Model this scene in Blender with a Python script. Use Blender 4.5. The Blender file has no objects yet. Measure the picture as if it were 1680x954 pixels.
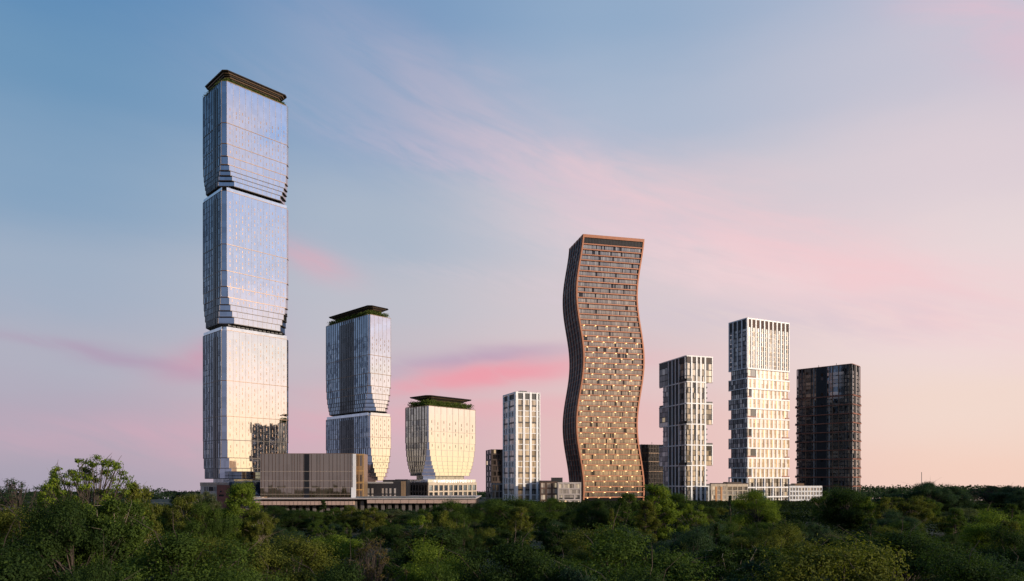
import bpy, math, random
import numpy as np
from math import sin, cos, tan, atan, atan2, radians, pi, sqrt, exp

random.seed(7)
sc = bpy.context.scene
COL = sc.collection

# ------------------------------------------------------------------ camera
F, CX, HY, CAMZ = 1134.0, 840.0, 788.0, 16.0        # focal length / horizon in source pixels, eye height
cd = bpy.data.cameras.new("camera"); cam = bpy.data.objects.new("camera", cd); COL.objects.link(cam)
cam.location = (0, 0, CAMZ); cam.rotation_euler = (radians(90), 0, 0)
cd.sensor_width = 36; cd.lens = F / 1680 * 36; cd.shift_y = (HY - 477) / 1680
cd.clip_start = 1; cd.clip_end = 20000
sc.camera = cam
sc.view_settings.view_transform = 'Standard'; sc.view_settings.look = 'None'
sc.view_settings.exposure = 0.0; sc.view_settings.gamma = 1
sc.view_settings.use_curve_mapping = False
sc.render.resolution_x = 1024; sc.render.resolution_y = 581
sc.cycles.max_bounces = 6; sc.cycles.transparent_max_bounces = 4

# ------------------------------------------------------------------ sun and sky
SUN_AZ, SUN_EL = 119.0, 12.0
sd = bpy.data.lights.new("sun", 'SUN'); sun = bpy.data.objects.new("sun", sd); COL.objects.link(sun)
sd.energy = 3.8; sd.angle = radians(0.5); sd.color = (1.0, 0.84, 0.68)
sun.rotation_euler = (radians(90 - SUN_EL), 0, radians(180 - SUN_AZ)); sun.location = (300, -300, 300)

def lin(c):
    return tuple(((v / 255) / 12.92 if v / 255 <= .04045 else ((v / 255 + .055) / 1.055) ** 2.4) for v in c)

class Nd:
    """small wrapper so that node maths can be written as expressions"""
    def __init__(s, nt): s.nt = nt
    def m(s, op, a, b=None, c=None):
        n = s.nt.nodes.new('ShaderNodeMath'); n.operation = op
        for i, v in enumerate((a, b, c)):
            if v is None: continue
            if isinstance(v, (int, float)): n.inputs[i].default_value = v
            else: s.nt.links.new(v, n.inputs[i])
        return n.outputs[0]
    def mix(s, f, a, b, mode='MIX'):
        n = s.nt.nodes.new('ShaderNodeMix'); n.data_type = 'RGBA'; n.blend_type = mode
        for k, v in ((0, f), (6, a), (7, b)):
            if isinstance(v, (int, float)): n.inputs[k].default_value = v
            elif isinstance(v, tuple): n.inputs[k].default_value = (*v, 1)[:4]
            else: s.nt.links.new(v, n.inputs[k])
        return n.outputs[2]
    def ramp(s, f, stops, interp='LINEAR'):
        n = s.nt.nodes.new('ShaderNodeValToRGB'); cr = n.color_ramp; cr.interpolation = interp
        while len(cr.elements) < len(stops): cr.elements.new(0.5)
        for e, (p, c) in zip(cr.elements, stops): e.position = p; e.color = (*c, 1)[:4]
        s.nt.links.new(f, n.inputs[0]); return n.outputs[0]
    def smooth(s, v, a, b):
        n = s.nt.nodes.new('ShaderNodeMapRange'); n.interpolation_type = 'SMOOTHSTEP'
        s.nt.links.new(v, n.inputs[0]); n.inputs[1].default_value = a; n.inputs[2].default_value = b
        return n.outputs[0]
    def noise(s, vec, scale, detail=4, rough=.5, dist=0):
        n = s.nt.nodes.new('ShaderNodeTexNoise')
        if vec is not None: s.nt.links.new(vec, n.inputs['Vector'])
        n.inputs['Scale'].default_value = scale; n.inputs['Detail'].default_value = detail
        n.inputs['Roughness'].default_value = rough; n.inputs['Distortion'].default_value = dist
        return n.outputs[0]
    def xyz(s, x, y, z):
        n = s.nt.nodes.new('ShaderNodeCombineXYZ')
        for i, v in enumerate((x, y, z)):
            if isinstance(v, (int, float)): n.inputs[i].default_value = v
            else: s.nt.links.new(v, n.inputs[i])
        return n.outputs[0]
    def sep(s, v):
        n = s.nt.nodes.new('ShaderNodeSeparateXYZ'); s.nt.links.new(v, n.inputs[0]); return n.outputs

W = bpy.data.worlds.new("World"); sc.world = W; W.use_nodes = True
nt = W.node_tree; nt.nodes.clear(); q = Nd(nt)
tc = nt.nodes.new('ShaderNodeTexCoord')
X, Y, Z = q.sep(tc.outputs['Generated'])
az = q.m('MULTIPLY', q.m('ARCTAN2', X, Y), 180 / pi)          # degrees, 0 = north (+Y), 90 = east
el = q.m('MULTIPLY', q.m('ARCSINE', Z), 180 / pi)
elw = q.m('ADD', el, q.m('MULTIPLY', q.m('SUBTRACT', q.noise(q.xyz(q.m('MULTIPLY', az, .03), q.m('MULTIPLY', el, .12), 2.0), 1.0, 4, .55), .5), 6.0))
t = q.m('DIVIDE', elw, 45.0)
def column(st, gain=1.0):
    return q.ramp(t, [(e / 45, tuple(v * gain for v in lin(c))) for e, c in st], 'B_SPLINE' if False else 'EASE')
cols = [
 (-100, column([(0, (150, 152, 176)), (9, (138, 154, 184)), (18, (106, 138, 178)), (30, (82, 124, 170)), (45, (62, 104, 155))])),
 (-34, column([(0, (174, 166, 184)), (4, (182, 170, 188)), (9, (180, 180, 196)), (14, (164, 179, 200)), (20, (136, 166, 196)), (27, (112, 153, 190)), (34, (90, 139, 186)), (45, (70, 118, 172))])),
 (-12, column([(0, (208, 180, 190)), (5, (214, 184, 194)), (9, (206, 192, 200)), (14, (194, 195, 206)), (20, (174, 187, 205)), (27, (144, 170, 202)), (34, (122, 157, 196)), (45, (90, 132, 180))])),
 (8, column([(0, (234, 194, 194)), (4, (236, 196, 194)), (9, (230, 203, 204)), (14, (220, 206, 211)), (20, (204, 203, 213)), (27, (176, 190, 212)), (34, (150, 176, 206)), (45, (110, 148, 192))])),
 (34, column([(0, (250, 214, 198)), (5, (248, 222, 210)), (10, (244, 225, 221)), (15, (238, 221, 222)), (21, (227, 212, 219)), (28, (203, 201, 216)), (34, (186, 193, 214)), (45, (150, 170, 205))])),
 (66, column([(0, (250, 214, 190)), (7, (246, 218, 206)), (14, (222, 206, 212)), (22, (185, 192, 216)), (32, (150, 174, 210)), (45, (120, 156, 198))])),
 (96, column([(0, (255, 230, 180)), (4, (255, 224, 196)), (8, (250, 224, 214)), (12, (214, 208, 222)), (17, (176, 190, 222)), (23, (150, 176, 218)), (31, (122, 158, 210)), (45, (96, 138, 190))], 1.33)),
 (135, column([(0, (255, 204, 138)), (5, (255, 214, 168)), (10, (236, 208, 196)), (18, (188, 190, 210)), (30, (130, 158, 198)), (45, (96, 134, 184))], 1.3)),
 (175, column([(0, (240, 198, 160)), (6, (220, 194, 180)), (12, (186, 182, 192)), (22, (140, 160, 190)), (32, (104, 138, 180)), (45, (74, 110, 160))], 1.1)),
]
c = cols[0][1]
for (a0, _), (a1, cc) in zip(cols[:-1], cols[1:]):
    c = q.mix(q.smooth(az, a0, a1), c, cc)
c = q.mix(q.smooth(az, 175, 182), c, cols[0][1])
# clouds: elongated banks placed by direction in the sky, broken up by noise
nzv = q.xyz(q.m('MULTIPLY', az, .06), q.m('MULTIPLY', q.m('ADD', el, q.m('MULTIPLY', az, .33)), .30), 5.0)
n1 = q.noise(nzv, 1.6, 6, .6, .6); n2 = q.noise(nzv, 4.5, 5, .6, .3)
def bank(c, a0, e0, la, le, rot, col, amt, lo=.35, hi=.62, nn=n1):
    ca, sa = cos(radians(rot)), sin(radians(rot))
    da = q.m('SUBTRACT', az, a0); de = q.m('SUBTRACT', elw, e0)
    u = q.m('DIVIDE', q.m('ADD', q.m('MULTIPLY', da, ca), q.m('MULTIPLY', de, sa)), la)
    v = q.m('DIVIDE', q.m('SUBTRACT', q.m('MULTIPLY', de, ca), q.m('MULTIPLY', da, sa)), le)
    g = q.m('EXPONENT', q.m('MULTIPLY', q.m('ADD', q.m('MULTIPLY', u, u), q.m('MULTIPLY', v, v)), -1.0))
    k = q.m('MULTIPLY', q.m('MULTIPLY', g, q.smooth(nn, lo, hi)), amt)
    return q.mix(k, c, lin(col))
c = bank(c, 14, 19.5, 22, 3.2, -23, (246, 208, 214), .85, .05, .75)
c = bank(c, 24, 14.5, 20, 3.0, -16, (250, 220, 222), .7, .1, .7, n2)
c = bank(c, 4, 15.0, 12, 1.2, -10, (222, 208, 216), .5, .3, .7, n2)
c = bank(c, 0, 23.5, 15, 1.5, -14, (216, 196, 214), .5, .2, .75, n2)
c = bank(c, 27, 15.0, 13, 2.6, -26, (250, 208, 212), .75, .1, .7)
c = bank(c, 34, 30.0, 10, 2.6, -42, (232, 196, 210), .65, .15, .65)
c = bank(c, 20, 12.5, 14, 1.6, -6, (214, 200, 212), .5, .2, .7, n2)
c = bank(c, -3, 9.9, 9, .9, 4, (186, 158, 188), .70, .05, .5)
c = bank(c, -2, 8.6, 10, .9, 4, (246, 158, 172), .90, .05, .5)
c = bank(c, -4, 5.5, 12, 1.5, 1, (242, 176, 184), .55, .1, .6)
c = bank(c, -30, 8.9, 8, .6, -6, (180, 152, 180), .65, .1, .6)
c = bank(c, -23, 10.0, 3.6, 1.3, 26, (214, 152, 176), .80, .05, .5)
c = bank(c, -16, 16.8, 3.2, 1.3, -20, (228, 176, 190), .7, .1, .6)
c = bank(c, -20, 3.5, 20, 1.6, 2, (224, 172, 190), .5, .2, .65)
c = bank(c, 104, 9.5, 8, 2.4, 8, (255, 244, 232), .9, .3, .6)
c = bank(c, 112, 26, 9, 3.4, 20, (226, 214, 226), .8, .2, .6)
c = bank(c, 105, 18, 16, 3.0, -8, (206, 204, 218), .6, .2, .7, n2)
c = bank(c, 96, 12.5, 12, 2.2, 4, (236, 208, 210), .7, .3, .6)
c = q.mix(q.smooth(q.m('MULTIPLY', el, -1.0), 2.6, 6.0), c, (.05, .05, .045))
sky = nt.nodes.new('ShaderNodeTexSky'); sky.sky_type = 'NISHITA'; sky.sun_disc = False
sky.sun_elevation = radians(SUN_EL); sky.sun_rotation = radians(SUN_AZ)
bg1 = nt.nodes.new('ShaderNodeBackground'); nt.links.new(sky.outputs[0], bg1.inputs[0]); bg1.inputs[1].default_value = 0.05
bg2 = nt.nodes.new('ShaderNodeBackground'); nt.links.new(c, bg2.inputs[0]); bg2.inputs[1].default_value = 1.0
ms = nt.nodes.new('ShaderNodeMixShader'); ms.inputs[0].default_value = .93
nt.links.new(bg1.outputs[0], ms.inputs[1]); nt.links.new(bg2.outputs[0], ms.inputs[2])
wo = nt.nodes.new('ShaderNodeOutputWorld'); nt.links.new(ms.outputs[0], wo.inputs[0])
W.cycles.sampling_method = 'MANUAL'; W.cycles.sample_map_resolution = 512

# ------------------------------------------------------------------ materials
MATS = {}
def newmat(name):
    m = bpy.data.materials.new(name); m.use_nodes = True
    n = Nd(m.node_tree); p = m.node_tree.nodes['Principled BSDF']
    return m, n, p
def rnd(n):
    g = n.nt.nodes.new('ShaderNodeNewGeometry'); o = n.nt.nodes.new('ShaderNodeObjectInfo')
    return n.m('FRACT', n.m('ADD', g.outputs['Random Per Island'], o.outputs['Random']))
def link(n, a, b): n.nt.links.new(a, b)

def matte(name, col, rough=.6, var=.12, scale=.35, metal=0.0, spec=.4):
    m, n, p = newmat(name)
    tcn = n.nt.nodes.new('ShaderNodeTexCoord')
    a = n.noise(tcn.outputs['Object'], scale, 6, .6); b = n.noise(tcn.outputs['Object'], scale * 9, 3, .5)
    f = n.m('ADD', n.m('MULTIPLY', a, .65), n.m('MULTIPLY', b, .35))
    f = n.m('ADD', f, n.m('MULTIPLY', n.m('SUBTRACT', rnd(n), .5), .35))
    lo = tuple(v * (1 - var * 1.6) for v in col); hi = tuple(min(1, v * (1 + var * 1.6)) for v in col)
    link(n, n.ramp(f, [(.3, lo), (.7, hi)]), p.inputs['Base Color'])
    p.inputs['Roughness'].default_value = rough; p.inputs['Metallic'].default_value = metal
    p.inputs['Specular IOR Level'].default_value = spec
    MATS[name] = m; return m

def glass(name, col, rot, pw, ph, metal=1.0, rough=.03, tilt=.006, var=.1, dark=None, darkp=0.0):
    """reflective curtain-wall glass: every pane tilts a hair and differs a little in tint"""
    m, n, p = newmat(name)
    tcn = n.nt.nodes.new('ShaderNodeTexCoord'); x, y, z = n.sep(tcn.outputs['Object'])
    a = radians(90 - rot)                                     # e = (sin rot, cos rot)
    u = n.m('ADD', n.m('MULTIPLY', x, cos(a)), n.m('MULTIPLY', y, sin(a)))
    v = n.m('SUBTRACT', n.m('MULTIPLY', y, cos(a)), n.m('MULTIPLY', x, sin(a)))
    fl = n.xyz(n.m('FLOOR', n.m('DIVIDE', n.m('ADD', u, .377), pw)), n.m('FLOOR', n.m('DIVIDE', n.m('ADD', v, .377), pw)), n.m('FLOOR', n.m('DIVIDE', n.m('ADD', z, .1), ph)))
    wn = n.nt.nodes.new('ShaderNodeTexWhiteNoise'); wn.noise_dimensions = '3D'; link(n, fl, wn.inputs[0])
    r = wn.outputs['Value']; cr = wn.outputs['Color']
    base = n.ramp(r, [(0, tuple(v_ * (1 - var) for v_ in col)), (1, tuple(min(1, v_ * (1 + var)) for v_ in col))])
    if dark: base = n.mix(n.m('LESS_THAN', r, darkp), base, dark)
    link(n, base, p.inputs['Base Color'])
    geo = n.nt.nodes.new('ShaderNodeNewGeometry')
    vs = n.nt.nodes.new('ShaderNodeVectorMath'); vs.operation = 'SUBTRACT'; link(n, cr, vs.inputs[0]); vs.inputs[1].default_value = (.5, .5, .5)
    lo = n.noise(tcn.outputs['Object'], .35, 2, .5)
    vs2 = n.nt.nodes.new('ShaderNodeVectorMath'); vs2.operation = 'SCALE'; link(n, vs.outputs[0], vs2.inputs[0])
    link(n, n.m('MULTIPLY', lo, tilt * 2), vs2.inputs['Scale'])
    va = n.nt.nodes.new('ShaderNodeVectorMath'); va.operation = 'ADD'; link(n, geo.outputs['Normal'], va.inputs[0]); link(n, vs2.outputs[0], va.inputs[1])
    vn = n.nt.nodes.new('ShaderNodeVectorMath'); vn.operation = 'NORMALIZE'; link(n, va.outputs[0], vn.inputs[0])
    link(n, vn.outputs[0], p.inputs['Normal'])
    p.inputs['Metallic'].default_value = metal; p.inputs['Roughness'].default_value = rough
    p.inputs['Specular IOR Level'].default_value = 1.0
    MATS[name] = m; return m

def panes(name, stops, metal=.45, rough=.08, lit=0.0, litcol=(1, .72, .38), lite=1.2):
    """window panes: dark room / blind / curtain chosen per pane, with a reflective surface"""
    m, n, p = newmat(name)
    r = rnd(n); link(n, n.ramp(r, stops, 'CONSTANT'), p.inputs['Base Color'])
    p.inputs['Metallic'].default_value = metal; p.inputs['Roughness'].default_value = rough
    p.inputs['Specular IOR Level'].default_value = .8
    if lit > 0:
        r2 = n.m('FRACT', n.m('MULTIPLY', r, 37.7))
        link(n, n.m('MULTIPLY', n.m('LESS_THAN', r2, lit), lite), p.inputs['Emission Strength'])
        p.inputs['Emission Color'].default_value = (*litcol, 1)
    MATS[name] = m; return m

def emis(name, col, s):
    m, n, p = newmat(name); p.inputs['Base Color'].default_value = (*col, 1)
    p.inputs['Emission Color'].default_value = (*col, 1); p.inputs['Emission Strength'].default_value = s
    MATS[name] = m; return m

R1 = 44
matte('white_clad', (.76, .75, .74), .45, .09)
matte('white_bright', (.80, .785, .76), .4, .07)
matte('bronze', (.20, .13, .085), .35, .12, metal=.4)
matte('dark_bronze', (.055, .042, .034), .4, .15, metal=.3)
matte('gold_bronze', (.34, .23, .13), .35, .1, metal=.5)
matte('pale_bronze', (.50, .40, .31), .5, .08, metal=.2)
matte('copper', (.46, .19, .10), .5, .1, metal=.1)
matte('black_metal', (.018, .018, .020), .45, .2)
matte('charcoal', (.045, .047, .05), .5, .2)
matte('brown_dark', (.060, .038, .030), .6, .2)
matte('brown_brick', (.115, .07, .052), .8, .2)
matte('brick', (.30, .12, .09), .85, .15)
matte('tan_stone', (.50, .41, .30), .7, .08)
matte('ochre', (.50, .24, .09), .6, .12)
matte('grey_stone', (.30, .29, .28), .7, .1)
matte('beige_stone', (.46, .40, .36), .7, .08)
matte('pink_stone', (.56, .39, .31), .7, .08)
matte('concrete', (.15, .13, .12), .8, .15)
matte('rust', (.24, .09, .055), .5, .15)
matte('roofing', (.09, .085, .08), .8, .2)
matte('gold', (.55, .36, .14), .4, .1, metal=.3)
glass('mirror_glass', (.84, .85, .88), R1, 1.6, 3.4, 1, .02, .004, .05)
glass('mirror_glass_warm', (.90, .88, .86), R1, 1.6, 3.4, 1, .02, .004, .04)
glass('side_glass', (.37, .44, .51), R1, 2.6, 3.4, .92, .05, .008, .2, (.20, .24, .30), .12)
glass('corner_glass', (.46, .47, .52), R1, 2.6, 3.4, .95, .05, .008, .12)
glass('core_glass', (.10, .10, .105), R1, 1.5, 3.4, .7, .08, .01, .3)
glass('clear_parapet', (.80, .82, .85), R1, 1.6, 3.0, .8, .06, .006, .1)
glass('bronze_glass', (.48, .36, .25), 90, 2.2, 6.0, .95, .03, .01, .06)
glass('blue_dark_glass', (.06, .09, .15), R1, 1.8, 3.6, .8, .04, .01, .3)
glass('tower_dark_glass', (.16, .18, .20), R1, 1.4, 3.4, .8, .05, .02, .5, (.05, .045, .045), .3)
glass('podium_glass', (.30, .30, .30), R1, 1.8, 3.6, .8, .05, .01, .3)
panes('win_blue', [(0, (.14, .18, .24)), (.3, (.22, .27, .34)), (.6, (.32, .38, .46)), (.88, (.55, .60, .66))], .75)
panes('win_beige', [(0, (.30, .27, .23)), (.25, (.48, .43, .37)), (.55, (.60, .55, .48)), (.8, (.74, .70, .63)), (.93, (.22, .20, .18))], .55, .12)
panes('win_wavy', [(0, (.36, .33, .30)), (.28, (.44, .40, .35)), (.5, (.52, .47, .40)), (.7, (.38, .35, .32)), (.86, (.58, .52, .44)), (.97, (.26, .24, .22))], .8, .14)
panes('win_dark', [(0, (.05, .055, .06)), (.35, (.12, .12, .13)), (.65, (.22, .22, .22)), (.88, (.42, .41, .39))], .5, .08, .003, (1, .75, .45), .3)
panes('win_slate', [(0, (.22, .215, .21)), (.3, (.30, .29, .28)), (.55, (.40, .38, .36)), (.85, (.58, .54, .49))], .9, .12)
panes('win_brown', [(0, (.035, .028, .024)), (.4, (.10, .08, .065)), (.7, (.22, .18, .15)), (.9, (.42, .36, .30))], .4, .12, .02, (1, .7, .4), .6)
panes('win_cream', [(0, (.66, .60, .52)), (.4, (.76, .71, .64)), (.75, (.58, .50, .41)), (.92, (.45, .38, .30))], .65, .12)
panes('win_pale', [(0, (.42, .38, .34)), (.4, (.60, .54, .48)), (.75, (.72, .66, .58)), (.92, (.2, .18, .16))], .4, .15, .10, (1, .78, .5), .35)
panes('win_blackish', [(0, (.012, .012, .014)), (.6, (.03, .03, .035)), (.85, (.10, .10, .11))], .4, .08)
emis('lamp_glow', (1.0, .62, .26), 5.0)
emis('shop_glow', (1.0, .70, .40), .9)
emis('sign_glow', (1.0, .90, .80), .75)

# ------------------------------------------------------------------ mesh helpers
BOXF = [(0, 1, 2, 3), (7, 6, 5, 4), (0, 4, 5, 1), (1, 5, 6, 2), (2, 6, 7, 3), (3, 7, 4, 0)]
def mkobj(name, verts, faces, mats, parent=None, midx=None, origin=None):
    me = bpy.data.meshes.new(name)
    o0 = np.array(parent.location if parent else (origin or (0, 0, 0)), dtype=float)
    v = np.asarray(verts, dtype=float) - o0
    me.from_pydata(v.tolist(), [], faces)
    for m in (mats if isinstance(mats, (list, tuple)) else [mats]):
        me.materials.append(MATS[m] if isinstance(m, str) else m)
    if midx is not None: me.polygons.foreach_set('material_index', midx)
    me.update()
    o = bpy.data.objects.new(name, me); COL.objects.link(o)
    if parent: o.parent = parent
    else: o.location = o0
    return o
def tag(o, label=None, cat=None, group=None, kind=None):
    if label: o['label'] = label
    if cat: o['category'] = cat
    if group: o['group'] = group
    if kind: o['kind'] = kind
    return o

class Fac:
    """a vertical facade plane: u along it, w out of it, z up"""
    def __init__(s, P, e, n, L): s.P, s.e, s.n, s.L = P, e, n, L
    def pt(s, u, w, z): return (s.P[0] + s.e[0] * u + s.n[0] * w, s.P[1] + s.e[1] * u + s.n[1] * w, z)
    def box(s, u0, u1, z0, z1, w0, w1):
        if s.e[0] * s.n[1] - s.e[1] * s.n[0] > 0: u0, u1 = u1, u0
        return [s.pt(u0, w0, z0), s.pt(u1, w0, z0), s.pt(u1, w1, z0), s.pt(u0, w1, z0),
                s.pt(u0, w0, z1), s.pt(u1, w0, z1), s.pt(u1, w1, z1), s.pt(u0, w1, z1)]
    def u(s, px):                                             # distance along the facade of a sight line
        k = (px - CX) / F
        return (k * s.P[1] - s.P[0]) / (s.e[0] - k * s.e[1])

SUB = {'mullion': 'glass_wall', 'window_vent': 'glass_wall', 'core_fin': 'core_strip', 'louvre': 'louvre_band', 'joint': 'glass_wall', 'transom': 'glass_wall', 'fascia_joint': 'fascia', 'roof_unit': 'roof', 'roof_box': 'roof', 'roof_post': 'upper_storey', 'neck_fin': 'neck', 'bracket': 'neck'}
class Bld:
    def __init__(s, name, label, cat, x0, D, xL, xR, rot, group=None, base=0.0):
        s.D = D; s.rot = rot; r = radians(rot)
        s.C = ((x0 - CX) / F * D, D)
        s.eR = (sin(r), cos(r)); s.eL = (-cos(r), sin(r))
        s.R = Fac(s.C, s.eR, (cos(r), -sin(r)), 0); s.R.L = s.R.u(xR)
        s.L = Fac(s.C, s.eL, (-sin(r), -cos(r)), 0); s.L.L = s.L.u(xL)
        s.LR, s.LL = s.R.L, s.L.L
        pR = s.R.pt(s.LR, 0, 0); pL = s.L.pt(s.LL, 0, 0)
        s.RB = Fac(pL, s.eR, (-s.R.n[0], -s.R.n[1]), s.LR); s.RB.n = s.eL      # far sides
        s.LB = Fac(pR, s.eL, s.eR, s.LL)
        s.RB = Fac(pL[:2], s.eR, s.eL, s.LR); s.LB = Fac(pR[:2], s.eL, s.eR, s.LL)
        s.root = bpy.data.objects.new(name, None); COL.objects.link(s.root)
        s.root.location = (s.C[0], s.C[1], base); s.root.empty_display_size = 5
        tag(s.root, label, cat, group); s.rep = {}
    def z(s, y, D=None): return CAMZ + (HY - y) / F * (D or s.D)
    def add(s, name, mat, fac, u0, u1, z0, z1, w0, w1):
        s.rep.setdefault(name, []).append((fac.box(u0, u1, z0, z1, w0, w1), mat))
    def addv(s, name, mat, verts): s.rep.setdefault(name, []).append((verts, mat))
    def prism(s, name, mat, pts_lo, pts_hi, z0, z1, cap=True):
        n = len(pts_lo); v = [(*p, z0) for p in pts_lo] + [(*p, z1) for p in pts_hi]
        f = [(i, (i + 1) % n, n + (i + 1) % n, n + i) for i in range(n)]
        if cap: f += [tuple(range(n - 1, -1, -1)), tuple(range(n, 2 * n))]
        return mkobj(name, v, f, mat, s.root)
    def loc(s, u, v): return (s.C[0] + s.eR[0] * u + s.eL[0] * v, s.C[1] + s.eR[1] * u + s.eL[1] * v)
    def oct(s, ins, c):
        a0, a1, b0, b1 = ins, s.LR - ins, ins, s.LL - ins
        P = [(a0 + c, b0), (a1 - c, b0), (a1, b0 + c), (a1, b1 - c), (a1 - c, b1), (a0 + c, b1), (a0, b1 - c), (a0, b0 + c)]
        return [s.loc(*p) for p in P]
    def block(s, name, mat, u0, u1, v0, v1, z0, z1):
        P = [s.loc(u0, v0), s.loc(u1, v0), s.loc(u1, v1), s.loc(u0, v1)]
        return s.prism(name, mat, P, P, z0, z1)
    def flush(s):
        order = sorted(s.rep.items(), key=lambda t: t[0] in SUB)
        for name, lst in order:
            def size(t):
                v = np.array(t[0]); return -np.ptp(v[:, 2]) * max(np.ptp(v[:, 0]), np.ptp(v[:, 1]))
            if len(lst) > 100: lst = sorted(lst, key=size)
            hosts = [(o, min(v.co.z for v in o.data.vertices), max(v.co.z for v in o.data.vertices)) for o in s.root.children if o.name.split('.')[0] == SUB.get(name)]
            for v, m in lst[:100]:
                o = mkobj(name, v, BOXF, m, s.root)
                if hosts:
                    zc = (v[0][2] + v[4][2]) / 2 - s.root.location[2]
                    o.parent = min(hosts, key=lambda h: max(h[1] - zc, zc - h[2], 0))[0]
            if len(lst) > 100:
                V, Fc, mi, ms_ = [], [], [], []
                for v, m in lst[100:]:
                    k = len(V); V += v; Fc += [tuple(k + i for i in f) for f in BOXF]
                    if m not in ms_: ms_.append(m)
                    mi += [ms_.index(m)] * 6
                o = mkobj(name, V, Fc, ms_, s.root, mi); o['kind'] = 'stuff'
        s.rep = {}

def add_box(V, Fc, verts):
    k = len(V); V += verts; Fc += [tuple(k + i for i in f) for f in BOXF]

# ------------------------------------------------------------------ foliage material and leaf meshes
def foliage_mat():
    m, n, p = newmat('foliage')
    oi = n.nt.nodes.new('ShaderNodeObjectInfo'); g = n.nt.nodes.new('ShaderNodeNewGeometry')
    r = g.outputs['Random Per Island']
    tcn = n.nt.nodes.new('ShaderNodeTexCoord')
    cl = n.noise(tcn.outputs['Object'], .55, 3, .6)
    k = n.m('ADD', n.m('MULTIPLY', r, .45), n.m('MULTIPLY', cl, 1.0))
    tone = n.ramp(k, [(.35, (.50, .55, .45)), (.8, (1.0, 1.0, .9)), (1.0, (1.6, 1.45, .9))])
    col = n.mix(1.0, oi.outputs['Color'], tone, 'MULTIPLY')
    link(n, col, p.inputs['Base Color']); p.inputs['Roughness'].default_value = .75
    p.inputs['Specular IOR Level'].default_value = .12
    tr = n.nt.nodes.new('ShaderNodeBsdfTranslucent'); link(n, n.mix(1.0, col, (1.3, 1.4, .5), 'MULTIPLY'), tr.inputs[0])
    mx = n.nt.nodes.new('ShaderNodeMixShader'); mx.inputs[0].default_value = .35
    link(n, p.outputs[0], mx.inputs[1]); link(n, tr.outputs[0], mx.inputs[2])
    link(n, mx.outputs[0], n.nt.nodes['Material Output'].inputs[0])
    MATS['foliage'] = m
foliage_mat()
matte('bark', (.07, .052, .04), .9, .25, 1.5)
matte('bark_pale', (.20, .165, .12), .85, .25, 1.5)

def leaf_mesh(name, cen, nrm, size, mat='foliage', rng=None):
    """kite shaped leaves, one quad each"""
    N = len(cen); nrm = nrm / np.maximum(np.linalg.norm(nrm, axis=1, keepdims=True), 1e-6)
    a = rng.normal(size=(N, 3)); t = np.cross(nrm, a); t /= np.maximum(np.linalg.norm(t, axis=1, keepdims=True), 1e-6)
    b = np.cross(nrm, t); s = size[:, None]
    droop = nrm * s * .15
    V = np.stack([cen - t * s * .55, cen + b * s * .32 + droop, cen + t * s * .6, cen - b * s * .32 + droop], 1).reshape(-1, 3)
    me = bpy.data.meshes.new(name)
    me.vertices.add(4 * N); me.vertices.foreach_set('co', V.astype(np.float32).ravel())
    me.loops.add(4 * N); me.loops.foreach_set('vertex_index', np.arange(4 * N, dtype=np.int32))
    me.polygons.add(N); me.polygons.foreach_set('loop_start', np.arange(0, 4 * N, 4, dtype=np.int32))
    try: me.polygons.foreach_set('loop_total', np.full(N, 4, dtype=np.int32))
    except Exception: pass
    me.materials.append(MATS[mat]); me.update(calc_edges=True); me.validate()
    return me

def tube(V, Fc, pts, rad, n=5):
    k0 = len(V); pts = [np.array(p, float) for p in pts]
    for i, (p, r) in enumerate(zip(pts, rad)):
        d = pts[min(i + 1, len(pts) - 1)] - pts[max(i - 1, 0)]; d /= max(np.linalg.norm(d), 1e-6)
        a = np.cross(d, (0.3, .9, .1)); a /= max(np.linalg.norm(a), 1e-6); b = np.cross(d, a)
        for j in range(n):
            an = 2 * pi * j / n; V.append(tuple(p + (a * cos(an) + b * sin(an)) * r))
    for i in range(len(pts) - 1):
        for j in range(n):
            Fc.append((k0 + i * n + j, k0 + i * n + (j + 1) % n, k0 + (i + 1) * n + (j + 1) % n, k0 + (i + 1) * n + j))

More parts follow.
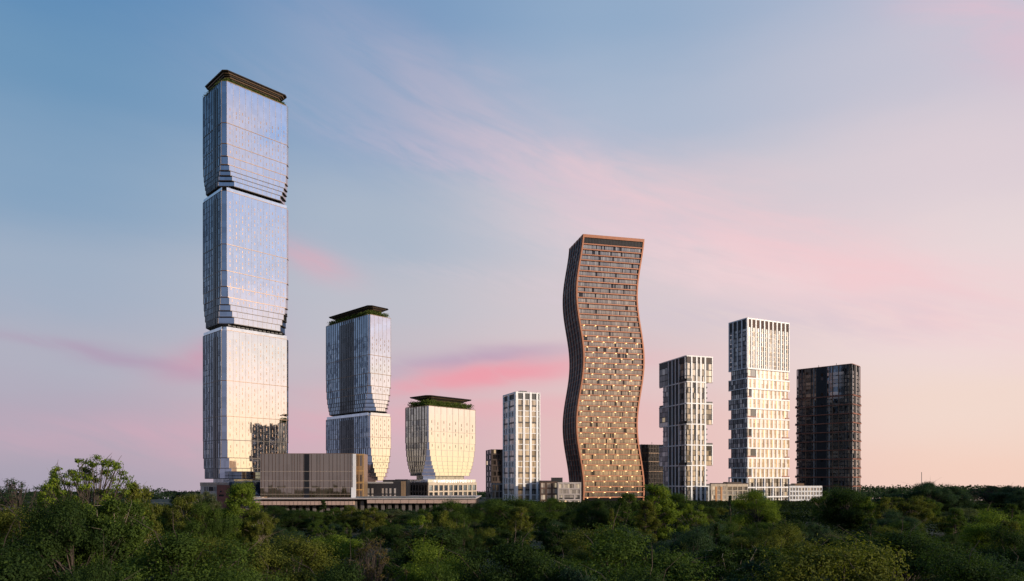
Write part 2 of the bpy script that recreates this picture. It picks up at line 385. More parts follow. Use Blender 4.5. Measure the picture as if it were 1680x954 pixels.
def tree_proto(kind, seed):
    """ten metre tall prototype: (trunk mesh, crown mesh)"""
    rng = np.random.default_rng(seed); V, Fc = [], []
    H = 10.0; clumps = []; bark = 'bark'
    if kind == 'round':
        for i in range(44):
            d = rng.normal(size=3); d /= np.linalg.norm(d); r = rng.uniform(.45, 1.0) ** .5
            lob = 1 + .16 * sin(3 * atan2(d[1], d[0]) + seed) + .12 * sin(5 * d[2] * 2 + seed)
            clumps.append((np.array([d[0] * 4.3 * r * lob, d[1] * 4.3 * r * lob, 5.2 + d[2] * 3.9 * r * lob]), rng.uniform(1.0, 2.0), 1150))
        sz = (.11, .21)
    elif kind == 'loose':
        for i in range(60):
            d = rng.normal(size=3); d /= np.linalg.norm(d); r = rng.uniform(.3, 1.05) ** .5
            lob = 1 + .3 * sin(2 * atan2(d[1], d[0]) + seed) + .2 * sin(7 * d[2] + seed)
            clumps.append((np.array([d[0] * 3.9 * r * lob, d[1] * 3.9 * r * lob, 5.6 + d[2] * 3.7 * r * lob]), rng.uniform(.6, 1.3), 520))
        sz = (.13, .25); bark = 'bark_pale'
    elif kind == 'oval':
        for i in range(60):
            z = rng.uniform(1.2, 9.6); k = sin(pi * min(1, max(.05, (z - .3) / 10.2)) ** .8) ** .7
            a = rng.uniform(0, 2 * pi); r = 2.6 * k * rng.uniform(.3, 1) ** .5
            clumps.append((np.array([r * cos(a), r * sin(a), z]), rng.uniform(.55, 1.05), 380))
        sz = (.13, .25)
    elif kind == 'umbrella':
        for i in range(120):
            a = rng.uniform(0, 2 * pi); rr = rng.uniform(.02, 1) ** .5; Rr = 4.5 * rr * (1 + .15 * sin(3 * a + 1))
            zt_ = 4.6 + 5.2 * sqrt(max(0, 1 - rr ** 2.2)) - (rng.uniform(0, 1) ** 2) * 3.4
            clumps.append((np.array([Rr * cos(a), Rr * sin(a), zt_]), rng.uniform(.35, .75), 90))
        sz = (.11, .2)
    elif kind == 'conifer':
        for i in range(90):
            z = 9.8 * (1 - rng.uniform(0, 1) ** 1.5) * .97 + .3; a = rng.uniform(0, 2 * pi); r = 2.0 * (1 - z / 10.3) * rng.uniform(.55, 1)
            clumps.append((np.array([r * cos(a), r * sin(a), z - .25 * r]), .28 + .35 * (1 - z / 10.3), 190))
        sz = (.09, .17)
    elif kind == 'bush':
        for i in range(50):
            d = rng.normal(size=3); d /= np.linalg.norm(d); d[2] = abs(d[2]) * .95; r = rng.uniform(.35, 1.0) ** .5
            lob = 1 + .2 * sin(3 * atan2(d[1], d[0]) + seed)
            clumps.append((np.array([d[0] * 7 * r * lob, d[1] * 7 * r * lob, .8 + d[2] * 8 * r]), rng.uniform(1.3, 2.8), 650))
        sz = (.18, .36)
    else:  # twiggy
        for i in range(46):
            a = rng.uniform(0, 2 * pi); z = rng.uniform(4.5, 9.9); r = 3.8 * rng.uniform(.2, 1) * sin(min(1, (10.8 - z) / 5) * pi / 2)
            clumps.append((np.array([r * cos(a), r * sin(a), z]), rng.uniform(.35, .7), 60))
        sz = (.10, .18)
    low = min(c[0][2] for c in clumps)
    fork = {'round': 2.6, 'loose': 3.4, 'oval': 2.0, 'umbrella': 3.6, 'conifer': 9.2, 'bush': .5, 'twiggy': 3.0}[kind]
    top = 9.4 if kind in ('conifer', 'oval') else 7.4
    lean = rng.normal(size=2) * .25
    tp = [(lean[0] * z / 10 + .12 * sin(z * .9 + seed), lean[1] * z / 10 + .1 * sin(z * .7), z) for z in np.linspace(-.8, top, 7)]
    tube(V, Fc, tp, [.30 * (1 - .85 * i / 6) for i in range(7)], 7)
    for cpos, cr, _ in clumps[::1 if kind != 'conifer' else 3]:
        z0 = min(max(fork * rng.uniform(.7, 1.5), .4), cpos[2] * .85) if kind not in ('oval', 'conifer') else max(.3, cpos[2] - rng.uniform(.2, 1.2))
        s = np.array([lean[0] * z0 / 10, lean[1] * z0 / 10, z0]); mid = (s + cpos) / 2 + rng.normal(size=3) * .25; mid[2] -= .1
        r0 = .09 if kind != 'twiggy' else .07
        tube(V, Fc, [s, mid, cpos], [r0, r0 * .6, .02], 4)
        for _ in range(5 if kind == 'twiggy' else 2):
            e = cpos + rng.normal(size=3) * cr * .8
            tube(V, Fc, [mid if rng.uniform() < .4 else cpos, (cpos + e) / 2 + rng.normal(size=3) * .08, e], [.035, .025, .008], 3)
    tm = bpy.data.meshes.new('trunk'); tm.from_pydata(V, [], Fc); tm.materials.append(MATS[bark]); tm.update()
    for pl in tm.polygons: pl.use_smooth = True
    C, Nn, S = [], [], []
    for cpos, cr, nl in clumps:
        d = rng.normal(size=(nl, 3)); d /= np.linalg.norm(d, axis=1, keepdims=True)
        r = cr * rng.uniform(.05, 1.1, size=(nl, 1)) ** .55
        flat = np.array([1, 1, .38 if kind == 'umbrella' else .72])
        bump = 1 + .35 * np.sin(d[:, :1] * 5 + seed) * np.sin(d[:, 1:2] * 6)
        C.append(cpos + d * r * flat * bump); n_ = d * 1.0 + rng.normal(size=(nl, 3)) * .55; n_[:, 2] += .35; Nn.append(n_)
        S.append(rng.uniform(*sz, size=nl))
    cm = leaf_mesh('crown', np.concatenate(C), np.concatenate(Nn), np.concatenate(S), rng=rng)
    wid = {'round': 9.4, 'loose': 8.6, 'oval': 5.8, 'umbrella': 9.2, 'conifer': 4.2, 'bush': 16.5, 'twiggy': 8.0}[kind]
    return tm, cm, wid
PROTO = {}
for k_, ns in (('round', 3), ('loose', 2), ('oval', 2), ('umbrella', 1), ('conifer', 1), ('bush', 2), ('twiggy', 1)):
    PROTO[k_] = [tree_proto(k_, 11 + 7 * i) for i in range(ns)]

# ------------------------------------------------------------------ ground
def ground():
    n = 120; V, Fc = [], []
    xs = np.sinh(np.linspace(-4.2, 4.2, n)); xs = xs / xs.max() * 6000
    for j in range(n):
        for i in range(n):
            x, y = xs[i], xs[j] + 150
            d = sqrt(x * x + y * y)
            V.append((x, y, .5 * sin(x * .021) * cos(y * .017) - .4 + .3 * sin(x * .07 + y * .05) - .024 * max(0, d - 660)))
    for j in range(n - 1):
        for i in range(n - 1):
            k = j * n + i; Fc.append((k, k + 1, k + n + 1, k + n))
    m, nn, p = newmat('meadow'); tcn = nn.nt.nodes.new('ShaderNodeTexCoord')
    a = nn.noise(tcn.outputs['Object'], .04, 8, .65)
    link(nn, nn.ramp(a, [(.3, (.018, .024, .010)), (.55, (.045, .055, .022)), (.75, (.10, .095, .05))]), p.inputs['Base Color'])
    p.inputs['Roughness'].default_value = .95; MATS['meadow'] = m
    tag(mkobj('ground', V, Fc, 'meadow'), 'dark grassy ground under the wood', 'ground', kind='structure')
ground()

def ccw(P):
    a = sum(P[i][0] * P[(i + 1) % len(P)][1] - P[(i + 1) % len(P)][0] * P[i][1] for i in range(len(P)))
    return a > 0
_prism = Bld.prism
def prism2(s, name, mat, lo, hi, z0, z1, cap=True):
    if not ccw(lo): lo, hi = lo[::-1], hi[::-1]
    return _prism(s, name, mat, lo, hi, z0, z1, cap)
Bld.prism = prism2

# ------------------------------------------------------------------ mirror towers with chamfered, stepped-in segments
def segment(B, ytop, ybot, fr, ins, ch, right='mirror_glass', floor_h=3.4, cols=9, blank=.2, band=None, vent_every=1, core=None, vents=True, slab=.36):
    zt, zb = B.z(ytop), B.z(ybot); Hs = zt - zb
    V, Fc, mi = [], [], []
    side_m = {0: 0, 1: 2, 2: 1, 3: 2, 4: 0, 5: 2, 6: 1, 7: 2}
    zs = [zt - Hs * f for f in [0] + fr]
    for k in range(len(fr)):
        P = B.oct(ins[k], ch[k]); z1, z0 = zs[k], zs[k + 1]
        b = len(V); V += [(*p, z0) for p in P] + [(*p, z1) for p in P]
        for i in range(8):
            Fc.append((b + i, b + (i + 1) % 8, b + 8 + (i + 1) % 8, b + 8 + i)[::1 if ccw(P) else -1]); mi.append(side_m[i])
        # slab edge at the foot of the tier, its underside seen where the next tier steps in
        Q = B.oct(ins[k] - .12, ch[k] * .97 + .05)
        B.prism('floor_band', band or ('dark_bronze' if k >= len(fr) - 4 else 'bronze'), Q, Q, z0, z0 + slab)
        # vertical joints and fins
        for fac, L, w in ((B.R, B.LR, -ins[k]), (B.L, B.LL, -ins[k])):
            nf = cols * 1 if fac is B.R else int(L / 2.6)
            for i in range(nf + 1):
                u = (ins[k] + ch[k]) + (L - 2 * (ins[k] + ch[k])) * i / nf
                wd = .045 if fac is B.R else .13
                B.rep.setdefault('mullion', []).append((fac.box(u - wd, u + wd, z0 + slab, z1 - .02, w - .02, w + (.10 if fac is B.R else .22)), 'pale_bronze' if fac is B.R else 'dark_bronze'))
        # recessed vertical core strip on the left face
        if core:
            u0, u1 = core
            B.add('core_strip', 'core_glass', B.L, u0, u1, z0 + slab + .05, z1 - .05 if k else z1 - Hs * .035, -ins[k] - .2, -ins[k] + .16)
            nn = max(2, int((u1 - u0) / 2.2))
            for i in range(1, nn):
                uu = u0 + (u1 - u0) * i / nn
                B.add('core_fin', 'charcoal', B.L, uu - .1, uu + .1, z0 + slab, z1 - .06, -ins[k] + .14, -ins[k] + .34)
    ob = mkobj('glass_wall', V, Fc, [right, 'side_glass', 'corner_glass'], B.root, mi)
    P = B.oct(0, ch[0]); B.prism('roof_deck', 'roofing', B.oct(.6, ch[0]), B.oct(.6, ch[0]), zt - 1.2, zt - .9)
    Q = B.oct(-.12, ch[0]); 
    # rim coping as four slim strips round the top
    for fac, L in ((B.R, B.LR), (B.L, B.LL)):
        B.add('coping', 'bronze', fac, ch[0], L - ch[0], zt - .02, zt + .28, -.35, .12)
    # spandrel lines and vents per storey
    nfl = int(Hs / floor_h); rg = random.Random(int(ytop))
    def tier_of(z):
        for k in range(len(fr)):
            if zs[k] >= z > zs[k + 1]: return k
        return len(fr) - 1
    for i in range(nfl):
        z = zt - (i + .75) * floor_h
        k = tier_of(z); w = -ins[k]; m0 = ins[k] + ch[k]
        if (zt - z) / Hs < blank: continue
        if z - zs[min(k + 1, len(fr))] < 1.6 or zs[k] - z < 1.3: continue
        if vents:
            for j in range(cols):
                u = m0 + (B.LR - 2 * m0) * (j + .5) / cols
                off = (.5, -.4)[(j + i) % 2]
                B.add('window_vent', 'bronze', B.R, u - .22, u + .16, z - .85 + off, z + .75 + off, w - .03, w + .05)
        # left face: bright and dark casements between the fins
        nL = int(B.LL / 2.6)
        for j in range(nL):
            u0 = m0 + (B.LL - 2 * m0) * j / nL; u1 = m0 + (B.LL - 2 * m0) * (j + 1) / nL
            if core and u1 > core[0] - .1 and u0 < core[1] + .1: continue
            r = rg.random(); pat = (j * 7 + int(ytop)) % 5
            if pat < 3 or r < .12:
                B.add('window', 'win_blue', B.L, u0 + (.4 if pat % 2 else 1.0), u1 - (.9 if pat % 2 else .4), z - 1.15, z + 1.35, w - .05, w + .06)
        B.add('spandrel', 'dark_bronze', B.L, m0, B.LL - m0, z + 1.72, z + 1.88, w - .04, w + .05)
    return zt, zb

def roof_canopy(B, ztop, zbase, out0, out1, steps=7, plants=600, name_label=None, seed=1, frac=.42):
    """bronze roof plate on stepped soffits that shrink towards a recessed storey, with planting round its foot"""
    h = ztop - zbase
    zz = [ztop - h * frac * (i / steps) ** 1.0 for i in range(steps + 1)]
    for i in range(steps):
        o = out0 + (out1 - out0) * (i / steps) ** .85
        P = B.oct(o, 2.2); P2 = B.oct(o + .25, 2.2)
        B.prism('roof_plate' if i == 0 else 'soffit_step', ('dark_bronze', 'bronze')[i % 2] if i else 'dark_bronze', P2, P, zz[i + 1] + h * .03, zz[i])
        B.prism('soffit_recess', 'black_metal', B.oct(o + .9, 2.2), B.oct(o + .9, 2.2), zz[i + 1] - .01, zz[i + 1] + h * .03 + .01)
    P = B.oct(out1 + .6, 2.0); B.prism('penthouse', 'win_brown', P, P, zbase - 1, zz[-1] + .02)
    m = out1 + .55
    for fac, L in ((B.R, B.LR), (B.L, B.LL)):
        k = int(L / 4)
        for i in range(k + 1):
            u = m + 1.5 + (L - 2 * m - 3) * i / k
            B.add('column', 'gold_bronze', fac, u - .15, u + .15, zbase - 1, zz[-1], -m - .1, -m + .25)
    rng = np.random.default_rng(seed); N = plants * 14; cen = []
    for _ in range(plants):
        side = rng.uniform() < B.LR / (B.LR + B.LL); f = B.R if side else B.L
        u = rng.uniform(2, f.L - 2); hh = (zz[-1] - zbase) * rng.uniform(.1, 1.15)
        p = np.array(f.pt(u, -out1 * rng.uniform(.12, .75) - .2, zbase - .3 + hh * .8))
        cen.append(p + rng.normal(size=(14, 3)) * np.array([.7, .7, .45]))
    cen = np.concatenate(cen) - np.array([*B.C, zbase]); nr = rng.normal(size=(N, 3)); nr[:, 2] += .4
    me = leaf_mesh('roof_garden', cen, nr, rng.uniform(.35, .8, N), rng=rng)
    o = bpy.data.objects.new('roof_garden', me); COL.objects.link(o); o.location = (*B.C, zbase); o.color = (.12, .16, .045, 1)
    tag(o, name_label, 'planting', kind='stuff')

FR = [.405, .606, .725, .805, .86, .905, .95, 1.0]
INS = [0] * 8; CH = [2.2, 2.2, 2.4, 2.9, 3.6, 4.4, 5.4, 6.6]
T1 = Bld('glass_skyscraper', 'tallest mirror-glass skyscraper of three stacked segments under a dark bronze stepped roof', 'skyscraper', 366, 400, 331, 476, R1, base=0)
c1 = (T1.L.u(357), T1.L.u(350))
segment(T1, 131, 301, FR, INS, CH, core=c1, cols=10, blank=.22)
segment(T1, 311.5, 529, FR, INS, CH, core=c1, cols=10, blank=.04)
segment(T1, 541, 786, [.34, .58, .74, .86, .93, 1.0], [0] * 6, [2.2, 2.2, 2.3, 2.6, 3.6, 5.0], core=c1, cols=10, blank=.05)
for ya, yb in ((301, 311.5), (529, 541), (786, 806)):
    P = T1.oct(3.6, 4.5); T1.prism('neck', 'clear_parapet' if ya < 700 else 'podium_glass', P, P, T1.z(yb) - .9, T1.z(ya) + .1)
    if ya < 700:
        n = 13
        for i in range(n):
            u = 5 + (T1.LR - 10) * i / (n - 1)
            T1.add('bracket', 'black_metal', T1.R, u - 1.0, u + 1.0, T1.z(ya) - 1.2, T1.z(ya) - .02, -3.7, -2.4)
        for fac, L in ((T1.R, T1.LR), (T1.L, T1.LL)):
            T1.add('glass_parapet', 'clear_parapet', fac, 2.2, L - 2.2, T1.z(yb) + .3, T1.z(yb) + 2.1, -.3, -.2)
roof_canopy(T1, T1.z(110.5), T1.z(131), .6, 6.5, 7, 900, 'band of shrubs under the roof of the tallest tower', 3, .66)
T1.flush()

T2 = Bld('glass_skyscraper', 'mid-height mirror-glass tower of two stacked segments behind the bronze glass box', 'skyscraper', 605.5, 465, 534, 643, R1)
c2 = (T2.L.u(581), T2.L.u(557.5))
segment(T2, 516, 674, [.42, .61, .74, .82, .88, .92, .96, 1.0], [0] * 8, [1.0, 1.0, 1.3, 2.0, 2.8, 3.7, 4.6, 5.6], 'mirror_glass', cols=5, core=c2, blank=.2)
segment(T2, 682, 789, [.33, .5, .62, .72, .81, .88, .94, 1.0], [0] * 8, [1.0, 1.0, 1.6, 2.3, 3.2, 4.3, 5.6, 7.0], 'mirror_glass_warm', cols=5, core=c2, blank=.03, band='bronze', slab=.28)
for ya, yb in ((674, 682), (789, 800)):
    P = T2.oct(5.6, 4); T2.prism('neck', 'clear_parapet', P, P, T2.z(yb) - .9, T2.z(ya) + .1)
for fac, L in ((T2.R, T2.LR), (T2.L, T2.LL)): T2.add('glass_parapet', 'clear_parapet', fac, 1.5, L - 1.5, T2.z(682) + .3, T2.z(682) + 2.2, -.3, -.2)
P = T2.oct(7, 4); T2.prism('lower_storeys', 'podium_glass', P, P, 0, T2.z(800) - .85)
roof_canopy(T2, T2.z(499.5), T2.z(515), .7, 6.0, 6, 700, 'shrubs and creepers under the roof of the mid-height glass tower', 4, .5)
T2.flush()

T3 = Bld('glass_skyscraper', 'short wide mirror-glass tower tapering down to a windowed podium, leafy roof terrace on top', 'skyscraper', 702, 395, 664.5, 781, R1)
c3 = (T3.L.u(694.5), T3.L.u(690))
F3 = [.36, .52, .63, .72, .79, .85, .90, .95, 1.0]; I3 = [0] * 9; C3 = [.6, .6, 1.0, 1.5, 2.1, 2.8, 3.6, 4.5, 5.5]
segment(T3, 666, 781, F3, I3, C3, 'mirror_glass_warm', cols=8, core=None, blank=.18, band='pale_bronze', slab=.2)
P = T3.oct(2.6, 5); T3.prism('neck', 'clear_parapet', P, P, T3.z(793), T3.z(781) + .1)
for i in range(22):
    u = 8 + (T3.LR - 16) * i / 21; T3.add('neck_fin', 'tan_stone', T3.R, u - .15, u + .15, T3.z(793), T3.z(781), -2.6, -2.35)
P = T3.oct(0, .5); T3.prism('podium', 'win_blackish', P, P, 0, T3.z(794) + .0)
zt, zm, zl = T3.z(792.5), T3.z(807), T3.z(818)
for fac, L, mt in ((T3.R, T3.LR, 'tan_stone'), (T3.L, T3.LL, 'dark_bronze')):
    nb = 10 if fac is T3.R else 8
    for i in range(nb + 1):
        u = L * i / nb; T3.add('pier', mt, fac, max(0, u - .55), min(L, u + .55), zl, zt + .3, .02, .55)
    for i in range(nb):
        u0, u1 = L * i / nb + .6, L * (i + 1) / nb - .6
        if fac is T3.R:
            T3.add('window', 'win_blue', fac, u0, u1 - .4, zm + .5, zt - 1.5, .03, .2)
            T3.add('window', 'win_dark', fac, u0, u1 - .3, zl + .3, zm - .5, .03, .2)
    for z_ in (zl - .3, zm - .4, zt - 1.4): T3.add('floor_band', mt, fac, 0, L, z_, z_ + (.8 if z_ != zt - 1.4 else 1.6), .03, .5)
    T3.add('glass_parapet', 'clear_parapet', fac, .3, L - .3, zt + .25, zt + 1.9, -.2, -.1)
roof_canopy(T3, T3.z(647.5), T3.z(665), .9, 6.5, 4, 620, 'dense green shrubs round the top storey of the short glass tower', 5)
# row of raised letters on the podium parapet
def text_obj(B, s, fac, u, z, size, w, mat, name='sign_letters', parent=None):
    cu = bpy.data.curves.new(name, 'FONT'); cu.body = s; cu.size = size; cu.extrude = .12; cu.space_character = 1.35; cu.align_x = 'CENTER'
    o = bpy.data.objects.new(name, cu); COL.objects.link(o); p = fac.pt(u, w, z)
    bpy.context.view_layer.update()
    me = bpy.data.meshes.new_from_object(o); bpy.data.objects.remove(o)
    me.materials.clear(); me.materials.append(MATS[mat])
    o = bpy.data.objects.new(name, me); COL.objects.link(o)
    o.rotation_euler = (radians(90), 0, atan2(fac.e[1], fac.e[0])); o.parent = B.root
    o.location = (p[0] - B.root.location[0], p[1] - B.root.location[1], p[2] - B.root.location[2]); return o
text_obj(T3, "V HAROIL6SEYPOX I I", T3.R, T3.LR * .5, zt + .1, 2.3, .6, 'sign_glow')
T3.flush()

# ------------------------------------------------------------------ copper tower that waves from side to side
WV = Bld('wavy_tower', 'tall wave-shaped residential tower with copper frame and rows of glowing lamps', 'skyscraper', 957, 500, 935, 1057.5, 77)
Dw = 500.0
def woff(z):
    y = HY - (z - CAMZ) * F / Dw
    return (-5.9 + 5.9 * cos(2 * pi * (y - 588) / 216.0)) * Dw / F / .96
ZT, ZB = WV.z(384.5), 0.0
NZ = 150; zs_ = [ZB + (ZT - ZB) * i / NZ for i in range(NZ + 1)]
def ribbon(B, name, mat, fac_is_R, u0, u1, w0, w1, z0, z1, n=None, mirror=False):
    """a vertical member that follows the sway of the tower"""
    n = n or max(2, int((z1 - z0) / 1.3)); V = []; Fc = []
    for i in range(n + 1):
        z = z0 + (z1 - z0) * i / n; d = woff(z)
        f = B.R if fac_is_R else B.L
        for (u, w) in ((u0, w0), (u1, w0), (u1, w1), (u0, w1)):
            p = f.pt(u, w, z); V.append((p[0] + B.eR[0] * d, p[1] + B.eR[1] * d, z))
    for i in range(n):
        for j in range(4):
            a = i * 4 + j; b = i * 4 + (j + 1) % 4; fq = (a, b, b + 4, a + 4)
            Fc.append(fq if fac_is_R else fq[::-1])
    Fc += [(0, 1, 2, 3)[::-1 if fac_is_R else 1], (n * 4, n * 4 + 1, n * 4 + 2, n * 4 + 3)[::1 if fac_is_R else -1]]
    return mkobj(name, V, Fc, mat, B.root)
LRw, LLw = WV.LR, WV.LL
ribbon(WV, 'tower_body', 'brown_dark', True, .6, LRw - .6, -LLw + .6, -1.1, ZB, ZT - .8)
ribbon(WV, 'glass_wall', 'win_blackish', True, .5, LRw - .5, -1.1, -.9, ZB, ZT - 1)
ribbon(WV, 'side_frame', 'copper', True, 0, 1.05, -1.2, .35, ZB, ZT)
ribbon(WV, 'side_frame', 'copper', True, LRw - 1.05, LRw, -1.2, .35, ZB, ZT)
ribbon(WV, 'back_frame', 'copper', True, 0, .6, -LLw, -LLw + .6, ZB, ZT)
ribbon(WV, 'back_frame', 'copper', True, LRw - .6, LRw, -LLw, -LLw + .6, ZB, ZT)
FH = 8.86 / F * Dw; nfl = int((WV.z(400) - 3) / FH)
rg = random.Random(5); zrow = [WV.z(399.5) - FH * i for i in range(nfl + 2)]
def wbox(u0, u1, z0, z1, w0, w1, left=False):
    f = WV.L if left else WV.R; v = f.box(u0, u1, z0, z1, w0, w1); d = woff((z0 + z1) / 2)
    return [(a + WV.eR[0] * d, b + WV.eR[1] * d, c_) for a, b, c_ in v]
lamps = []
for i, z in enumerate(zrow):
    if z < 1: break
    WV.addv('floor_slab', 'copper', wbox(.9, LRw - .9, z - .55, z + .22, -1.15, .12 + .10 * (i % 2)))
    WV.addv('balcony_rail', 'charcoal', wbox(1.1, LRw - 1.1, z + .9, z + .96, -.2, -.12))
    u = 1.1
    while u < LRw - 2.2 and z - FH > 0:
        wd = rg.choice([.6, .8, 1.1, 1.3, 1.6]); ue = min(u + wd, LRw - 1.1)
        if rg.random() < .93: WV.addv('window', 'win_wavy', wbox(u + .05, ue - .05, z - FH + .22, z - .45, -.92, -.6 - .25 * rg.random()))
        u = ue + .04
    y = HY - (z - CAMZ) * F / Dw
    if y > 548 or (y > 520 and i % 3 == 0):
        n0 = 5
        for j in range(n0):
            u = LRw * ((j + (.0 if i % 2 else .5)) / 5.45 + .07)
            if u < LRw - 2: lamps.append((u, z, y))
for f_, lo_, hi_, w_ in ((1, .9, LRw - .9, 0),):
    ribbon(WV, 'louvre_band', 'black_metal', True, 1.0, LRw - 1.0, -.8, -.3, WV.z(399.5) + .2, WV.z(389.5))
nl = 40
for i in range(nl):
    u = 1.2 + (LRw - 2.4) * i / (nl - 1); z0 = WV.z(399.5) + .2; WV.addv('louvre', 'dark_bronze', wbox(u - .12, u + .12, z0, WV.z(389.5), -.3, -.1))
ribbon(WV, 'top_frame', 'copper', True, 0, LRw, -1.25, .37, WV.z(389.5), ZT, 2)
WV.addv('roof_rim', 'copper', wbox(.0, LLw, ZT - 1.6, ZT, -.9, .12, True))
for u, w in ((LRw * .25, -6), (LRw * .5, -8), (LRw * .47, -5)):
    WV.addv('roof_unit', 'black_metal', wbox(u, u + 1.2, ZT, ZT + 1.3, w, w + 1.2))
# left flank: dark fins with copper edges
nfin = 6
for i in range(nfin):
    u = 1.2 + (LLw - 1.6) * i / (nfin - 1)
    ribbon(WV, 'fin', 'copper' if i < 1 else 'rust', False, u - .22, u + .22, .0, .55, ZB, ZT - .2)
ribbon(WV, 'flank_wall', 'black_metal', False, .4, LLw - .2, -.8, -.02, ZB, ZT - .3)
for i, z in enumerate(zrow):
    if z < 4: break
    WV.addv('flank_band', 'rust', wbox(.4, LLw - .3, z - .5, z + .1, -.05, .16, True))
    for j in range(nfin - 1):
        u = 1.2 + (LLw - 1.6) * j / (nfin - 1); yy = HY - (z - CAMZ) * F / Dw
        if rg.random() < .3: WV.addv('flank_window', 'dark_bronze', wbox(u + .5, u + (LLw - 1.6) / (nfin - 1) - .5, z - FH + .3, z - .7, -.03, .05, True))
WV.flush()
lamps.sort(key=lambda t: -t[2])
def lamp_verts(u, z):
    return wbox(u - .42, u + .42, z - .80, z - .58, .16, .40)
for u, z, y in lamps[:100]: mkobj('wall_lamp', lamp_verts(u, z), BOXF, 'lamp_glow', WV.root)
V, Fc = [], []
for u, z, y in lamps[100:]: add_box(V, Fc, lamp_verts(u, z))
if V: mkobj('wall_lamp', V, Fc, 'lamp_glow', WV.root)['kind'] = 'stuff'

# ------------------------------------------------------------------ slim white tower
WH = Bld('white_tower', 'slim white residential tower with tall bright piers, left of the wavy copper tower', 'tower', 846, 475, 825.6, 886, 68)
zt = WH.z(642.8); WH.block('tower_body', 'charcoal', .55, WH.LR - .55, .55, WH.LL - .55, 0, zt - 1)
fh = 9.25 / F * 475; L = WH.LR
pe = [(846, 849.6), (857.8, 861), (868.8, 872), (879.6, 882.6), (884.6, 886)]
pu = [(WH.R.u(a), WH.R.u(b)) for a, b in pe]; pu[0] = (-.02, pu[0][1])
for a, b in pu: WH.add('pier', 'white_bright', WH.R, a, b, 0, zt, -.5, .45)
plu = [(0, WH.L.u(844.2)), (WH.L.u(835.2), WH.L.u(833.6)), (WH.L.u(826.8), WH.L.u(825.6))]
for a, b in plu: WH.add('pier', 'white_clad', WH.L, a, b, 0, zt, -.5, .40)
z = zt; i = 0; WH.add('roof_rim', 'white_clad', WH.R, 0, L, zt - .9, zt - .01, -.5, .30); WH.add('roof_rim', 'white_clad', WH.L, 0, WH.LL, zt - .9, zt - .01, -.5, .30)
rg = random.Random(9)
for a, b in zip(pu[:-1], pu[1:]): WH.add('louvre_band', 'black_metal', WH.R, a[1], b[0], zt - 5.0, zt - .9, -.48, -.1)
z = zt - 5.0
while z > 1:
    i += 1
    dark = i % 3 == 2
    for fac, bays in ((WH.R, list(zip([p[1] for p in pu[:-1]], [p[0] for p in pu[1:]]))), (WH.L, list(zip([p[1] for p in plu[:-1]], [p[0] for p in plu[1:]])))):
        for a, b in bays:
            WH.add('floor_band', 'black_metal' if dark else 'white_clad', fac, a, b, z - (1.0 if dark else .45), z, -.48, .1)
            if fac is WH.R or i % 3:
                nn = 3 if fac is WH.R else 4
                for k in range(nn): WH.add('window', 'win_beige', fac, a + (b - a) * k / nn + .05, a + (b - a) * (k + 1) / nn - .05, z - fh, z - .45, -.6, -.2 - .06 * (k % 2))
            else:
                for k in range(4):
                    if k % 2: WH.add('window', 'win_blackish', fac, a + (b - a) * k / 4, a + (b - a) * (k + .6) / 4, z - fh, z - .45, -.6, -.15)
                    else: WH.add('wall_panel', 'white_clad', fac, a + (b - a) * k / 4, a + (b - a) * (k + 1) / 4, z - fh, z - .45, -.6, -.05)
    z -= fh
WH.add('roof_unit', 'charcoal', WH.R, 6, 11, zt - .5, zt + 1.6, -10, -6); WH.flush()

def gridded(B, ytop, ybot, nR, nL, nf, wall, win, wallL=None, pw=.35, bh=.3, parapet=None, depth=.35, topband=0, stag=False, seed=1, zb=None):
    """masonry-frame facade: piers and bands in front of recessed windows, on both near faces"""
    zt = B.z(ytop); zb = B.z(ybot) if zb is None else zb; rg = random.Random(seed)
    B.block('building_body', 'charcoal', .45, B.LR - .45, .45, B.LL - .45, 0, zt - .3)
    fh = (zt - topband - zb) / nf
    for fac, n, L, mat in ((B.R, nR, B.LR, wall), (B.L, nL, B.LL, wallL or wall)):
        if n == 0: B.add('wall_panel', mat, fac, 0, L, 0, zt - .01, -.4, 0); continue
        bw = L / n; p_ = pw * bw / 2
        for i in range(n + 1):
            u = bw * i
            if stag and 0 < i < n: continue
            B.add('pier', mat, fac, max(0, u - p_), min(L, u + p_), 0, zt, -.5, 0.004)
        if topband: B.add('parapet', mat, fac, 0, L, zt - topband, zt - .01, -.5, 0)
        for k in range(nf):
            z1 = zt - topband - fh * k; z0 = z1 - fh
            B.add('floor_band', mat, fac, 0, L, z0, z0 + fh * bh, -.5, -.003)
            for i in range(n):
                o = (.18 * bw if k % 2 else 0) if stag else 0
                u0, u1 = bw * i + p_ * .8, bw * (i + 1) - p_ * .8
                if stag: B.add('pier', mat, fac, max(0, bw * i - p_ + o), min(L, bw * i + p_ + o), z0, z1, -.5, .0)
                half = (u0 + u1) / 2
                B.add('window', win, fac, u0, half - .05, z0 + fh * bh, z1, -.5, -depth)
                B.add('window', win, fac, half + .05, u1, z0 + fh * bh, z1, -.5, -depth + .04)
        if zb > 1: B.add('base_wall', mat, fac, 0, L, 0, zb, -.5, -.01)
    B.block('roof', 'roofing', .1, B.LR - .1, .1, B.LL - .1, zt - .35, zt - .05)
    if parapet: 
        for fac, L in ((B.R, B.LR), (B.L, B.LL)): B.add('parapet', parapet, fac, -.1, L + .1, zt, zt + .7, -.6, .1)

